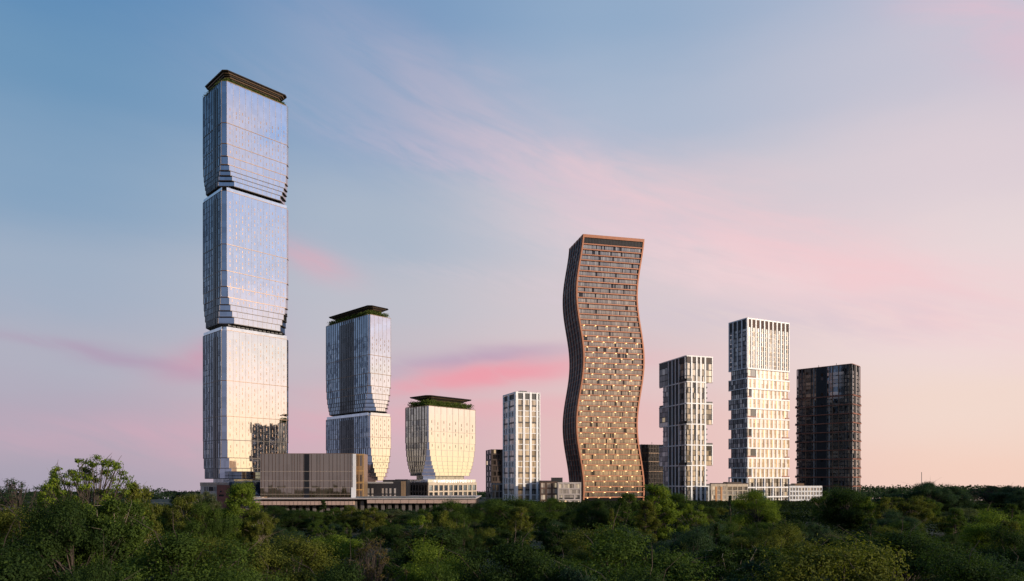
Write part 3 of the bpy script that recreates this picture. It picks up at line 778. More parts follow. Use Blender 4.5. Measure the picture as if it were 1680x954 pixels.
G = Bld('apartment_block', 'dark brown apartment block with staggered windows, just left of the slim white tower', 'apartment block', 806, 530, 797, 850, 76)
gridded(G, 737.5, 820, 5, 2, 9, 'brown_dark', 'win_brown', pw=.3, bh=.28, stag=True, seed=2); G.flush()
Hh = Bld('low_building', 'low grey glazed building at the foot of the dark brown block', 'building', 807, 505, 805, 843, 80)
gridded(Hh, 793, 830, 6, 1, 3, 'grey_stone', 'win_dark', pw=.25, bh=.15, seed=3, topband=1.2); Hh.flush()
I1 = Bld('low_building', 'low dark brown brick building with square windows beside the slim white tower', 'building', 886.5, 465, 885, 915, 82)
gridded(I1, 790.5, 832, 3, 1, 4, 'brown_brick', 'win_pale', pw=.3, bh=.24, seed=4, topband=.9, parapet='black_metal'); I1.flush()
I2 = Bld('low_building', 'low pale concrete building with wide openings at the left foot of the wavy tower', 'building', 915, 462, 914, 953.5, 84)
zt = I2.z(791.5); I2.block('building_body', 'charcoal', .4, I2.LR - .4, .4, 15, 0, zt - .3)
ru = lambda px: I2.R.u(px); rz = I2.z
I2.add('side_wall', 'beige_stone', I2.L, 0, 15, 0, zt - .01, -.4, -.02)
for a, b in ((915, 917.6), (951.2, 953.5)): I2.add('pier', 'beige_stone', I2.R, ru(a), ru(b), 0, zt, -.5, .1)
bands = [(791.5, 794.3), (801.2, 803.6), (810.2, 812.6), (819.2, 821.5)]
for a, b in bands: I2.add('floor_band', 'beige_stone', I2.R, ru(917.6), ru(951.2), rz(b), rz(a), -.5, .05)
rows = [(794.3, 801.2, [(917.6, 922.8), (925.0, 941.2), (943.8, 951.2)]), (803.6, 810.2, [(917.6, 932.5), (935.5, 951.2)]), (812.6, 819.2, [(917.6, 923), (926, 941.4), (944, 951.2)]), (821.5, 834, [(917.6, 932.6), (935.2, 951.2)])]
for ya, yb, op in rows:
    last = 917.6
    for (a, b) in op:
        if a > last + .3: I2.add('pier', 'beige_stone', I2.R, ru(last), ru(a), rz(yb), rz(ya), -.5, .04)
        n = max(2, int((b - a) / 3)); 
        for k in range(n):
            g = 'shop_glow' if ya > 820 and a < 920 and k in (0, 3) else 'win_pale'
            I2.add('window', g, I2.R, ru(a + (b - a) * k / n) + .06, ru(a + (b - a) * (k + 1) / n) - .06, max(.1, rz(yb)), rz(ya) - .2, -.5, -.25)
        if 812 < ya < 813: I2.add('balcony_rail', 'black_metal', I2.R, ru(a), ru(b), rz(yb), rz(yb) + .9, -.1, 0)
        last = b
I2.block('roof', 'roofing', .1, I2.LR - .1, .1, 15, zt - .35, zt - .05)
I2.block('roof_plant_room', 'black_metal', I2.R.u(906) , I2.R.u(923), 6, 14, zt - 1, I2.z(783.5)) if False else None
I2.flush()
PR = Bld('plant_room', 'black box-shaped plant room on the roofs between the brown and the pale low buildings', 'plant room', 907, 468, 906, 923, 82, base=WV.z(791, 465) - .3)
PR.block('housing', 'black_metal', 0, PR.LR, 0, 6, PR.z(791.5), PR.z(784.3)); PR.block('lid', 'charcoal', -.15, PR.LR + .15, -.15, 6.15, PR.z(784.3), PR.z(783.9))
PR.flush()

J = Bld('apartment_block', 'dark tower block with slim vertical fins, behind the wavy tower on its right', 'apartment block', 1052, 600, 1049, 1092, 70)
gridded(J, 729.5, 800, 8, 1, 10, 'brown_dark', 'win_dark', pw=.4, bh=.2, seed=6)
for i in range(17):
    u = J.LR * i / 16; J.add('fin', 'dark_bronze', J.R, u - .12, u + .12, J.z(800), J.z(729.5) + .3, .01, .4)
for y in (744, 758, 774): J.add('floor_line', 'bronze', J.R, 0, J.LR, J.z(y), J.z(y) + .4, .0, .3)
J.add('roof_mast', 'black_metal', J.R, J.LR * .5, J.LR * .5 + .25, J.z(729.5), J.z(725), -3, -2.7); J.flush()
J2 = Bld('low_building', 'low grey building partly hidden by trees between wavy tower and white frame tower', 'building', 1061, 570, 1060, 1090, 78)
gridded(J2, 797, 830, 6, 1, 3, 'grey_stone', 'win_dark', pw=.4, bh=.25, seed=7, topband=1.5, parapet='black_metal'); J2.flush()

# ------------------------------------------------------------------ white-framed tower with projecting corner blocks
W6 = Bld('white_frame_tower', 'dark glass tower in a white frame with projecting corner blocks, right of the wavy tower', 'tower', 1126, 500, 1082, 1169, 72)
yb6 = [583.8, 626, 661.5, 695.6, 730, 763.7, 798, 834]; Z6 = [W6.z(y) for y in yb6]
uLn, uRn = W6.L.u(1088.5), W6.R.u(1158)
W6.block('tower_body', 'tower_dark_glass', .25, uRn, .25, uLn, 0, Z6[0] - .6)
rg = random.Random(11)
pL = [1124.5, 1114.2, 1108.5, 1103.2, 1097.2]; pRp = [1134.3, 1142.6, 1149.4, 1156.6]
for i, (z1, z0) in enumerate(zip(Z6[:-1], Z6[1:])):
    z0 = max(z0, 0); fl = (z1 - z0) / 4
    wide = i % 2 == 0
    Le = W6.LL if wide and i < 6 else uLn; Re = W6.LR if wide and i < 6 else uRn
    if i == 6: Le, Re = uLn, W6.R.u(1163)
    if wide and i < 6:
        W6.block('corner_block', 'tower_dark_glass', .3, W6.LR * .35, uLn - 2.5, Le - .25, z0 + .3, z1 - .3)
        W6.block('corner_block', 'tower_dark_glass', uRn - 2.5, Re - .25, .3, W6.LL * .35, z0 + .3, z1 - .3)
    else:
        for k in range(1, 4):
            z = z1 - fl * k
            W6.add('balcony', 'charcoal', W6.L, uLn - .2, uLn + 1.6, z - .25, z + .8, -3.2, -.4)
            W6.add('balcony', 'charcoal', W6.R, uRn - .2, uRn + 1.6, z - .25, z + .8, -3.2, -.4)
        if i < 6:
            W6.add('terrace_rail', 'black_metal', W6.L, uLn, W6.LL, z0, z0 + 1.6, -3.5, 0.05) ; W6.add('terrace_rail', 'black_metal', W6.R, uRn, W6.LR, z0, z0 + 1.6, -3.5, 0.05)
    # white horizontal belts
    W6.add('white_belt', 'white_clad', W6.L, 0, Le, z1 - .55, z1 + .25, -.4, .5)
    W6.add('white_belt', 'white_bright', W6.R, 0, Re, z1 - .55, z1 + .25, -.4, .52)
    for px in pL: u = W6.L.u(px); W6.add('white_pier', 'white_clad', W6.L, u - .42, u + .42, z0 + .25, z1 - .55, -.4, .48)
    u = Le - .2; W6.add('white_pier', 'white_clad', W6.L, u - .25, u + .22, z0 + .25, z1 - .55, -.4, .3)
    for px in pRp: u = W6.R.u(px); W6.add('white_pier', 'white_bright', W6.R, u - .62, u + .62, z0 + .25, z1 - .55, -.4, .5)
    u = Re - .3; W6.add('white_pier', 'white_bright', W6.R, u - .4, u + .3, z0 + .25, z1 - .55, -.4, .4)
    # dark panels between the left piers, windows elsewhere
    for a, b in zip(pL[1:-1], pL[2:]): W6.add('dark_panel', 'black_metal', W6.L, W6.L.u(a) + .45, W6.L.u(b) - .45, z0 + .25, z1 - .6, -.3, .05)
    for k in range(4):
        z = z1 - .6 - fl * k; zz = z - fl + .55
        if i == 0 and k == 0:
            for f_, a, b in ((W6.L, .5, Le - .5), (W6.R, .6, Re - .6)): W6.add('louvre_band', 'brown_dark' if f_ is W6.R else 'black_metal', f_, a, b, zz, z, -.2, .12)
            continue
        us = [W6.L.u(1095.5), Le - .5]; n = 3
        for j in range(n): W6.add('window', 'win_dark', W6.L, us[0] + (us[1] - us[0]) * j / n + .1, us[0] + (us[1] - us[0]) * (j + 1) / n - .1, zz, z, -.3, .06)
        us = [W6.L.u(1124), W6.L.u(1114.8)]
        for j in range(3): W6.add('window', 'win_beige' if (i + j) % 2 else 'win_dark', W6.L, us[0] + (us[1] - us[0]) * j / 3 + .1, us[0] + (us[1] - us[0]) * (j + 1) / 3 - .1, zz, z, -.3, .06)
        ed = [.3] + [W6.R.u(p) for p in pRp] + [Re - .3]
        for j, (a, b) in enumerate(zip(ed[:-1], ed[1:])):
            for h in range(2 if j else 3):
                nn = 2 if j else 3
                W6.add('window', 'win_beige' if rg.random() < .72 else 'win_dark', W6.R, a + .6 + (b - a - 1.1) * h / nn, a + .6 + (b - a - 1.1) * (h + 1) / nn - .1, zz, z, -.3, .08)
        W6.add('floor_line', 'charcoal', W6.L, .3, Le, zz - .35, zz - .05, -.3, .14); W6.add('floor_line', 'charcoal', W6.R, .3, Re, zz - .3, zz - .05, -.3, .12)
    if i % 2 == 0 and i < 6:
        for f_, px0, px1 in ((W6.L, 1125.6, 1115.5), (W6.R, 1126, 1133.8)):
            W6.add('terrace_rail', 'black_metal', f_, max(0, f_.u(px0)), f_.u(px1), z0 + .25, z0 + 2.2, -.2, .9)
for px_, w_ in ((1100, -5), (1112, -8), (1120, -4)):
    u = W6.L.u(px_); W6.add('roof_unit', 'charcoal', W6.L, u, u + 2.4, Z6[0], Z6[0] + 1.5, w_ - 2, w_)
W6.flush()

# low pale buildings between the two white towers
K1 = Bld('low_building', 'low cream building with orange panels between windows at the foot of the white frame tower', 'building', 1166.5, 495, 1164.5, 1192, 78)
gridded(K1, 794.5, 828, 3, 1, 4, 'tan_stone', 'win_pale', pw=.42, bh=.22, seed=8, topband=1.6, parapet='brown_dark')
for i in (1, 2): u = K1.LR * i / 3; K1.add('orange_panel', 'ochre', K1.R, u - .7, u + .7, 0, K1.z(798.8), .01, .12)
for i in range(3): u = K1.LR * (i + .5) / 3; K1.add('shop_window', 'shop_glow', K1.R, u - 1.2, u + 1.2, .3, K1.z(828), .0, .03)
K1.flush()
K2 = Bld('low_building', 'low tan building with wide strip windows at the left foot of the tallest white tower', 'building', 1192.5, 500, 1191, 1227, 78)
gridded(K2, 794.5, 828, 4, 1, 4, 'tan_stone', 'win_beige', pw=.16, bh=.2, seed=9, topband=1.9, parapet='brown_dark')
for i in (1, 3): u = K2.LR * (i + .3) / 4; K2.add('shop_window', 'shop_glow', K2.R, u - 1.3, u + 1.3, .3, K2.z(828), .0, .03)
K2.block('roof_unit', 'brown_dark', 2, K2.LR * .8, 3, 9, K2.z(794.5), K2.z(791.2)); K2.flush()

# ------------------------------------------------------------------ tallest white tower
W7 = Bld('white_tower', 'tallest white tower with bronze window strips and dark louvred crown', 'tower', 1225.5, 520, 1196, 1294.5, 65)
zt = W7.z(521.5); zc = W7.z(604); W7.block('tower_body', 'charcoal', 1.3, W7.LR - 1.3, 1.3, W7.LL - 1.3, 0, zt - 1)
rg = random.Random(13)
nR7 = 10
for i in range(nR7 + 1):
    u = W7.LR * i / nR7; hw = .62 if i not in (0,) else 1.2
    W7.add('white_pier', 'white_bright', W7.R, max(0, u - hw), min(W7.LR, u + hw), zc, zt, -.5, .5)
pl7 = [1225.5, 1217.5, 1210.2, 1203.0, 1196.6]
for px in pl7: u = W7.L.u(px); W7.add('white_pier', 'white_clad', W7.L, max(0, u - .45), u + .45, zc, zt, -.5, .45)
for f_, L_, m_ in ((W7.R, W7.LR, 'white_bright'), (W7.L, W7.LL, 'white_clad')): W7.add('roof_rim', m_, f_, 0, L_, zt - .9, zt - .01, -.5, .4)
for i in range(nR7): W7.add('louvre_panel', 'brown_brick', W7.R, W7.LR * i / nR7 + .6, W7.LR * (i + 1) / nR7 - .6, zt - 7, zt - .9, -1.2, .15)
for a, b in zip(pl7[:-1], pl7[1:]): W7.add('louvre_panel', 'black_metal', W7.L, W7.L.u(a) + .4, W7.L.u(b) - .4, zt - 8, zt - .9, -.5, .0)
fh = 3.5; z = zt - 7
while z - fh > zc - 1:
    for i in range(nR7):
        a, b = W7.LR * i / nR7 + .6, W7.LR * (i + 1) / nR7 - .6; m = (a + b) / 2
        W7.add('window', 'win_dark', W7.R, a, m, z - fh + .5, z, -1.2, -.1); W7.add('window', 'win_cream', W7.R, m + .05, b, z - fh + .5, z, -.5, -.05)
        W7.add('floor_line', 'pale_bronze', W7.R, a, b, z - fh, z - fh + .5, -.5, .02)
    for a, b in zip(pl7[:-1], pl7[1:]):
        a, b = W7.L.u(a) + .45, W7.L.u(b) - .45
        for k in range(2): W7.add('window', 'win_dark', W7.L, a + (b - a) * k / 2 + .05, a + (b - a) * (k + 1) / 2 - .05, z - fh + .7, z, -.5, -.1)
        W7.add('floor_line', 'white_clad' if a > 12 else 'charcoal', W7.L, a, b, z - fh, z - fh + .35, -.5, .05)
    z -= fh
n_b = 11; ys = [604 + (784 - 604) * i / n_b for i in range(n_b + 1)]
uLn, uRn = W7.L.u(1199.5), W7.R.u(1293)
for i in range(n_b):
    z1, z0 = W7.z(ys[i]), W7.z(ys[i + 1]); wide = i % 2 == 1; w = .5 if wide else 0.0
    Le = W7.LL if wide else uLn; Re = W7.LR if wide else uRn
    W7.add('white_belt', 'white_bright', W7.R, 0, W7.LR, z1 - .75, z1 + .35, -.5, .7)
    W7.add('white_belt', 'white_clad', W7.L, 0, W7.LL, z1 - .5, z1 + .2, -.5, .65)
    n = 10; rx = 2.6 if not wide else 0
    rw = (W7.R.u(1240) if i % 4 == 0 else W7.R.u(1233)) if not wide else 0
    if rw:
        W7.add('recess_window', 'win_pale', W7.R, .4, rw * .45, z0 + 1.4, z1 - .8, -1.2, -.42)
        W7.add('recess_window', 'win_dark', W7.R, rw * .5, rw, z0 + .6, z1 - .8, -1.2, -.42)
        W7.add('terrace_rail', 'rust', W7.R, .0, rw, z0 + .35, z0 + 1.5, -.1, .35)
        W7.add('terrace_rail', 'rust', W7.R, W7.R.u(1288 if i % 4 == 0 else 1283), W7.LR, z0 + .35, z0 + 1.4, -.1, .35)
    for j in range(n):
        a, b = W7.LR * j / n, W7.LR * (j + 1) / n; a = max(a, rw + .3)
        if b > Re: b = Re
        if b - a < 1: continue
        W7.add('wall_panel', 'white_bright', W7.R, a, a + (b - a) * .30, z0 + .35, z1 - .75, -1.2, w - .15)
        for k in range(2):
            za, zb = z0 + .35 + (z1 - z0 - 1.1) * k / 2, z0 + .35 + (z1 - z0 - 1.1) * (k + 1) / 2
            W7.add('window', 'win_cream', W7.R, a + (b - a) * .30, b - (b - a) * .24, za + .12, zb - .05, -1.2, w - .3)
        W7.add('bronze_strip', 'bronze' if (j + i) % 3 else 'gold_bronze', W7.R, b - (b - a) * .24, b, z0 + .35, z1 - .76, -1.2, w - .1)
    # shaded side: dark glazing in slender frames
    m = 8
    for j in range(m):
        a, b = Le * j / m, Le * (j + 1) / m
        for k in range(2):
            za, zb = z0 + .2 + (z1 - z0 - .7) * k / 2, z0 + .2 + (z1 - z0 - .7) * (k + 1) / 2
            W7.add('window', 'win_dark', W7.L, a + .35, b - .25, za + .3, zb - .1, -1.2, w - .3)
        W7.add('frame_post', 'black_metal' if j % 2 else 'grey_stone', W7.L, b - .22, b + .15, z0 + .2, z1 - .52, -1.2, w - .12)
    W7.add('floor_line', 'black_metal', W7.L, 0, Le, (z0 + z1) / 2 - .25, (z0 + z1) / 2 + .2, -1.2, w - .2)
# two-storey framed base
for y0, y1 in ((784, 800), (800, 815.5), (815.5, 836)):
    z1, z0 = W7.z(y0), max(.0, W7.z(y1))
    W7.add('white_belt', 'white_bright', W7.R, 0, W7.LR, z1 - .6, z1 + .4, -.5, .8); W7.add('white_belt', 'white_clad', W7.L, 0, W7.LL, z1 - .6, z1 + .4, -.5, .7)
    for j in range(6):
        u = W7.LR * j / 5; W7.add('white_pier', 'white_bright', W7.R, max(0, u - .45), min(W7.LR, u + .45), z0 + .4, z1 - .6, -.5, .75)
        if j < 5:
            for k in range(4):
                a = u + .5 + (W7.LR / 5 - 1) * k / 4
                for h in range(2):
                    W7.add('window', 'win_pale' if k % 2 else 'win_brown', W7.R, a + .05, a + (W7.LR / 5 - 1) / 4 - .1, z0 + .4 + (z1 - z0 - 1) * h / 2 + .1, z0 + .4 + (z1 - z0 - 1) * (h + 1) / 2 - .1, -.5, -.1)
    for j in range(5): u = W7.LL * j / 4; W7.add('white_pier', 'white_clad', W7.L, max(0, u - .25), min(W7.LL, u + .25), z0 + .4, z1 - .6, -.5, .6)
W7.flush()

N1 = Bld('low_building', 'low white building with rows of paired windows right of the tallest white tower', 'building', 1295, 505, 1293.5, 1349, 84)
gridded(N1, 797.5, 829, 11, 1, 4, 'white_bright', 'win_pale', pw=.28, bh=.34, seed=10, topband=1.4)
N1.block('roof_box', 'bronze', N1.R.u(1308), N1.R.u(1324), 4, 9, N1.z(797.5), N1.z(793.6)); N1.block('roof_box', 'black_metal', N1.R.u(1296), N1.R.u(1308), 3, 9, N1.z(797.5), N1.z(795)); N1.flush()

# ------------------------------------------------------------------ dark tower at the right
T8 = Bld('dark_glass_tower', 'dark glass tower with rust-coloured balcony rings at the right end of the row', 'tower', 1398, 590, 1307.5, 1411, 44)
zt = T8.z(596.5); P = T8.oct(0, .8); P0 = T8.oct(.3, .8)
T8.prism('tower_body', 'tower_dark_glass', P0, P0, 0, zt - .5); T8.prism('roof_rim', 'rust', T8.oct(-.2, .8), T8.oct(-.2, .8), zt - .5, zt)
c0, c1_ = T8.L.u(1357), T8.L.u(1339.5)
T8.add('core_strip', 'black_metal', T8.L, c0, c1_, 0, zt - 1, -.3, .2)
rg = random.Random(17)
ysr = [648 + 15.0 * i for i in range(11)]
posts = [1398, 1394.5, 1390, 1385.5, 1376, 1366, 1360.5, 1356.5, 1339.5, 1335.5, 1331, 1322, 1316, 1311, 1307.8]
for px in posts: u = T8.L.u(px); T8.add('mullion', 'bronze' if px in (1394.5, 1376, 1366, 1322, 1311) else 'charcoal' if px not in (1360.5, 1335.5) else 'grey_stone', T8.L, max(0, u - .3), u + .35, 0, zt - .5, -.2, .3)
z = zt - 6; k = 0
while z > 2:
    for a, b in zip(posts[:-1], posts[1:]):
        if a <= 1357 and b >= 1339: 
            if rg.random() < .3: T8.add('window', 'win_blackish', T8.L, T8.L.u(a) + 3, T8.L.u(a) + 5, z - 2.6, z, .1, .26)
            continue
        if rg.random() < .88: T8.add('window', 'win_slate', T8.L, T8.L.u(a) + .4, T8.L.u(b) - .35, z - 2.7, z - .1, -.1, .08)
    for h in range(4):
        if rg.random() < .85: T8.add('window', 'win_slate', T8.R, T8.LR * h / 4 + .4, T8.LR * (h + 1) / 4 - .3, z - 2.7, z - .1, -.1, .08)
    z -= 3.4
for i in range(5): u = T8.LR * i / 4; T8.add('mullion', ('grey_stone', 'black_metal', 'beige_stone', 'charcoal', 'rust')[i], T8.R, max(0, u - .5), min(T8.LR, u + .5), 0, zt - .5, -.2, .35)
T8.add('core_strip', 'black_metal', T8.R, T8.R.u(1401), T8.R.u(1404), 0, zt - .6, -.2, .42)
for i, y in enumerate(ysr):
    z = T8.z(y); o = 1.4 if i % 2 else .7
    T8.add('balcony_ring', 'rust', T8.L, -.3, T8.LL + o, z - .5, z + .4, -.2, .8); T8.add('balcony_ring', 'rust', T8.R, -.3, T8.LR + o, z - .5, z + .4, -.2, .8)
    T8.add('balcony_rail', 'black_metal', T8.L, T8.LL - 3, T8.LL + o, z + .35, z + 1.4, .3, .5)
    T8.add('balcony_rail', 'black_metal', T8.R, T8.LR - 3, T8.LR + o, z + .35, z + 1.4, .3, .5)
for u in (T8.LL * .3, T8.LL * .62): T8.add('roof_mast', 'black_metal', T8.L, u, u + .3, zt, zt + 2.2, -4, -3.7)
T8.flush()

# ------------------------------------------------------------------ bronze glass box and the podium deck
BX = Bld('glass_pavilion', 'wide bronze-tinted glass box with dark vertical joints standing on the podium deck', 'building', 427, 350, 426, 584.5, 90)
zt, zb = BX.z(745), BX.z(818.5); L = BX.LR
BX.block('glass_wall', 'bronze_glass', 0, L, 0, 26, zb, zt)
ud = BX.R.u
for px in (429, 434, 441, 447, 452, 458, 465, 471, 479, 483, 488, 492, 498, 511, 520, 525, 531, 540, 546, 553, 558, 565, 571, 575): BX.add('joint', 'brown_dark', BX.R, ud(px) - .1, ud(px) + .1, zb, zt - .1, -.02, .12)
BX.add('dark_bay', 'black_metal', BX.R, ud(499), ud(507.5), zb, zt - .1, -.02, .10)
for y in (774, 789.5, 801, 811.5): BX.add('transom', 'pale_bronze', BX.R, 0, L, BX.z(y), BX.z(y) + .16, -.02, .13)
BX.add('corner_fin', 'white_bright', BX.R, ud(579), ud(584), BX.z(800), zt, -.3, .35); BX.add('corner_fin', 'white_bright', BX.R, ud(576.5), ud(584), zb, BX.z(800) - .02, -.3, .4)
BX.add('coping', 'bronze', BX.R, 0, L, zt, zt + .25, -.4, .1); BX.flush()
BX2 = Bld('gold_block', 'narrow gold-framed block with dark slot windows beside the bronze glass box', 'building', 584.8, 356, 584.3, 597, 86)
zt = BX2.z(744.8); BX2.block('building_body', 'gold_bronze', 0, BX2.LR, 0, 14, 0, zt)
for ya, yb in ((748, 765), (779, 791), (794, 803), (806, 815)):
    for a, b in ((587, 589.3), (591, 593.3)): BX2.add('window', 'win_blackish', BX2.R, BX2.R.u(a), BX2.R.u(b), BX2.z(yb), BX2.z(ya), -.1, .02)
for y in (747, 773.5, 792, 804): BX2.add('floor_band', 'gold', BX2.R, 0, BX2.LR, BX2.z(y), BX2.z(y) + .35, -.1, .15)
for px in (585.4, 596.3): BX2.add('pier', 'gold', BX2.R, BX2.R.u(px) - .15, BX2.R.u(px) + .15, 0, zt, -.1, .12)
BX2.flush()

DK = Bld('podium', 'long stone-edged podium deck under the glass box and the short glass tower', 'podium', 398, 344, 397, 781, 90)
L = DK.LR; du = DK.R.u
DK.block('deck', 'beige_stone', du(427), L, -4, 60, DK.z(819.0), DK.z(817.4))
DK.block('deck', 'pale_bronze', 0, du(426.9), 2, 60, DK.z(821.5), DK.z(816))
DK.add('fascia', 'pink_stone', DK.R, du(425), du(583), DK.z(828.3), DK.z(822.3), -.5, 5.2)
DK.add('fascia', 'pink_stone', DK.R, du(604.5), L, DK.z(825.6), DK.z(820), -.5, 3.8)
for i in range(24): u = du(425) + (du(583) - du(425)) * i / 23; DK.add('fascia_joint', 'brown_dark', DK.R, u, u + .12, DK.z(828.2), DK.z(822.4), 5.2, 5.25)
for i in range(14): u = du(604.5) + (L - du(604.5)) * i / 13; DK.add('fascia_joint', 'brown_dark', DK.R, u, u + .12, DK.z(825.5), DK.z(820.1), 3.8, 3.85)
DK.block('undercroft', 'black_metal', 1, L - 1, 5, 55, 0, DK.z(821.6)); 
for i in range(34):
    u = 2 + (L - 4) * i / 33; DK.add('column', 'concrete', DK.R, u - .75, u + .75, 0, DK.z(822), -2.5 if i % 3 else -1.6, 1.2)
    if i < 33: DK.add('glazing', 'win_brown', DK.R, u + 1.0, u + 2.4, 0, DK.z(823), -3.2, -2.6)
DK.add('retaining_wall', 'concrete', DK.R, 0, du(427), 0, DK.z(822), -1, .6)
DK.add('railing', 'clear_parapet', DK.R, du(586), L, DK.z(817.3), DK.z(814.6), 3.3, 3.4); DK.flush()

DB = Bld('low_building', 'low black building with upright pale windows between the gold block and the short glass tower', 'building', 598, 385, 597, 668, 90)
z0 = DB.z(818)
DB.block('building_body', 'black_metal', 0, DB.LR, 0, 12, 5, DB.z(791)); DB.block('upper_storey', 'charcoal', DB.R.u(645), DB.LR, 1, 11, DB.z(791), DB.z(789)); DB.block('upper_storey', 'black_metal', DB.R.u(627), DB.LR * .98, 2, 11, DB.z(791), DB.z(787.5))
for px in (599, 604.5, 611, 628, 634, 640.5, 648): DB.add('window', 'win_pale', DB.R, DB.R.u(px) - .5, DB.R.u(px) + .55, DB.z(810), DB.z(801.5), -.1, .05); DB.add('window', 'win_pale', DB.R, DB.R.u(px) - .4, DB.R.u(px) + .5, DB.z(816), DB.z(812), -.1, .04)
for i in range(16): u = DB.R.u(648) + (DB.LR - DB.R.u(648)) * i / 15; DB.add('roof_post', 'black_metal', DB.R, u - .15, u + .15, DB.z(789.2), DB.z(786.6), -1.5, -1.2)
DB.add('roof_edge', 'grey_stone', DB.R, 0, DB.R.u(645), DB.z(793.5), DB.z(790.9), -.2, .2)
for px in (660, 664): DB.add('wall_panel', 'gold_bronze', DB.R, DB.R.u(px) - .7, DB.R.u(px) + .6, z0, DB.z(790), -.1, .15)
DB.flush()

PD = Bld('podium_building', 'curved dark blue glass podium at the foot of the tallest tower', 'building', 376, 388, 362, 428, 60)
nC = 14; P = []
for i in range(nC + 1):
    a = i / nC; u = PD.LR * a; w = -5.0 * sin(pi * a) * .6 - 1.5 * a
    P.append(PD.R.pt(u, -w, 0)[:2])
P += [PD.loc(PD.LR, 26), PD.loc(0, 26)]
PD.prism('glass_wall', 'blue_dark_glass', P, P, 0, PD.z(791))
Pc = [(p[0], p[1]) for p in P]; PD.prism('upper_glass_wall', 'tower_dark_glass', Pc, Pc, PD.z(787), PD.z(774.5))
for y in (790.5, 786.5, 781.5, 775): PD.prism('floor_band', 'grey_stone', P, P, PD.z(y), PD.z(y) + .45)
PD.flush()
LW = Bld('annex', 'small pink-grey annex with upright fins and a brick-red cube, left foot of the tallest tower', 'building', 328.5, 384, 328, 372, 88)
zt = LW.z(792); LW.block('building_body', 'beige_stone', 0, LW.LR, .3, 14, 0, zt)
for i in range(20): u = LW.LR * i / 19; LW.add('fin', 'pale_bronze', LW.R, u - .14, u + .14, LW.z(797.5), zt + .1, -.35, .0)
for a, b in ((335, 337), (338.5, 340.5), (342, 350), (351.5, 353), (355, 357)): LW.add('window', 'win_blackish', LW.R, LW.R.u(a), LW.R.u(b), LW.z(806), LW.z(799), -.4, -.25)
a, b = LW.R.u(357.5), LW.R.u(373); LW.add('brick_cube', 'brick', LW.R, a, b, 0, LW.z(796), -6, 1.5)
LW.add('window', 'win_blackish', LW.R, LW.R.u(362.5), LW.R.u(365.5), LW.z(808), LW.z(805), 1.4, 1.55); LW.add('window', 'win_blackish', LW.R, LW.R.u(361), LW.R.u(369), LW.z(814.5), LW.z(811.5), 1.4, 1.55)
LW.flush()

# gold-gridded tower east of the site: seen only as the reflection in the tallest tower
GT = Bld('gold_grid_tower', 'gold-gridded apartment tower reflected low in the facade of the tallest glass tower', 'tower', 840, 10, 830, 850, 45)
# placed directly in metres
for o in list(GT.root.children): bpy.data.objects.remove(o)
ang = radians(-72)
GT.root.location = (712, 176, 0); GT.C = (712, 176)
GT.eR = (-.30, -.954); GT.R = Fac((712, 176), GT.eR, (-.954, .30), 54); GT.eL = (.954, -.30); GT.L = Fac((712, 176), GT.eL, (.30, .954), 30); GT.LR, GT.LL = 54, 30
GT.block('tower_body', 'win_brown', .5, 53.5, .5, 29.5, 0, 117)
for i in range(8): u = 54 * i / 7; GT.add('pier', 'tan_stone', GT.R, max(0, u - .9), min(54, u + .9), 0, 118, -.5, .8)
for i in range(4): u = 10 * i; GT.add('pier', 'tan_stone', GT.L, max(0, u - .9), min(30, u + .9), 0, 118, -.5, .8)
for i in range(30): GT.add('floor_band', 'gold' if i % 4 == 0 else 'dark_bronze', GT.R, 0, 54, 118 - 3.9 * i - 1, 118 - 3.9 * i, -.5, .4)
for i in range(29):
    for j in range(7): GT.add('window', 'win_beige' if (i * 3 + j) % 4 else 'win_blackish', GT.R, 54 * j / 7 + 1.2, 54 * (j + .6) / 7, 118 - 3.9 * i - 3.7, 118 - 3.9 * i - 1.2, -.2, .2)
GT.flush()

# ------------------------------------------------------------------ trees
TRG = {}
def plant(kind, x, y, h, width, color, label, group, v=0, name=None, zb=-.3):
    tm, cm, wid = PROTO[kind][v % len(PROTO[kind])]
    nm = name or {'conifer': 'conifer_tree', 'bush': 'bush'}.get(kind, 'tree')
    r = bpy.data.objects.new(nm, None); COL.objects.link(r); r.location = (x, y, zb)
    r.rotation_euler = (0, 0, random.uniform(0, 6.28)); s = h / (10.0 if kind != 'bush' else 9.2); w = width / wid
    r.scale = (w, w * random.uniform(.9, 1.1), s); r.empty_display_size = 1
    a = bpy.data.objects.new('trunk', tm); b = bpy.data.objects.new('crown', cm)
    for o in (a, b): COL.objects.link(o); o.parent = r
    b.color = (*color, 1)
    tag(r, label, 'tree' if kind != 'bush' else 'bush', group); return r
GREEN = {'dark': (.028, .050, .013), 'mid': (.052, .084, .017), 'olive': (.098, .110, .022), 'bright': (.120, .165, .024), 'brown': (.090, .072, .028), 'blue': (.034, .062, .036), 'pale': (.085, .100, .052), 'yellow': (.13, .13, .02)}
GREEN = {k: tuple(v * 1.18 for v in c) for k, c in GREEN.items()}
def at(px, D): return ((px - CX) / F * D, D)
def named(px, ytop, wpx, D, kind, tint, label, v=0, hmax=None):
    x, y = at(px, D); h = CAMZ + (HY - ytop) / F * D + .3
    return plant(kind, x, y, h, wpx / F * D, GREEN[tint], label, 'trees in the wood', v)
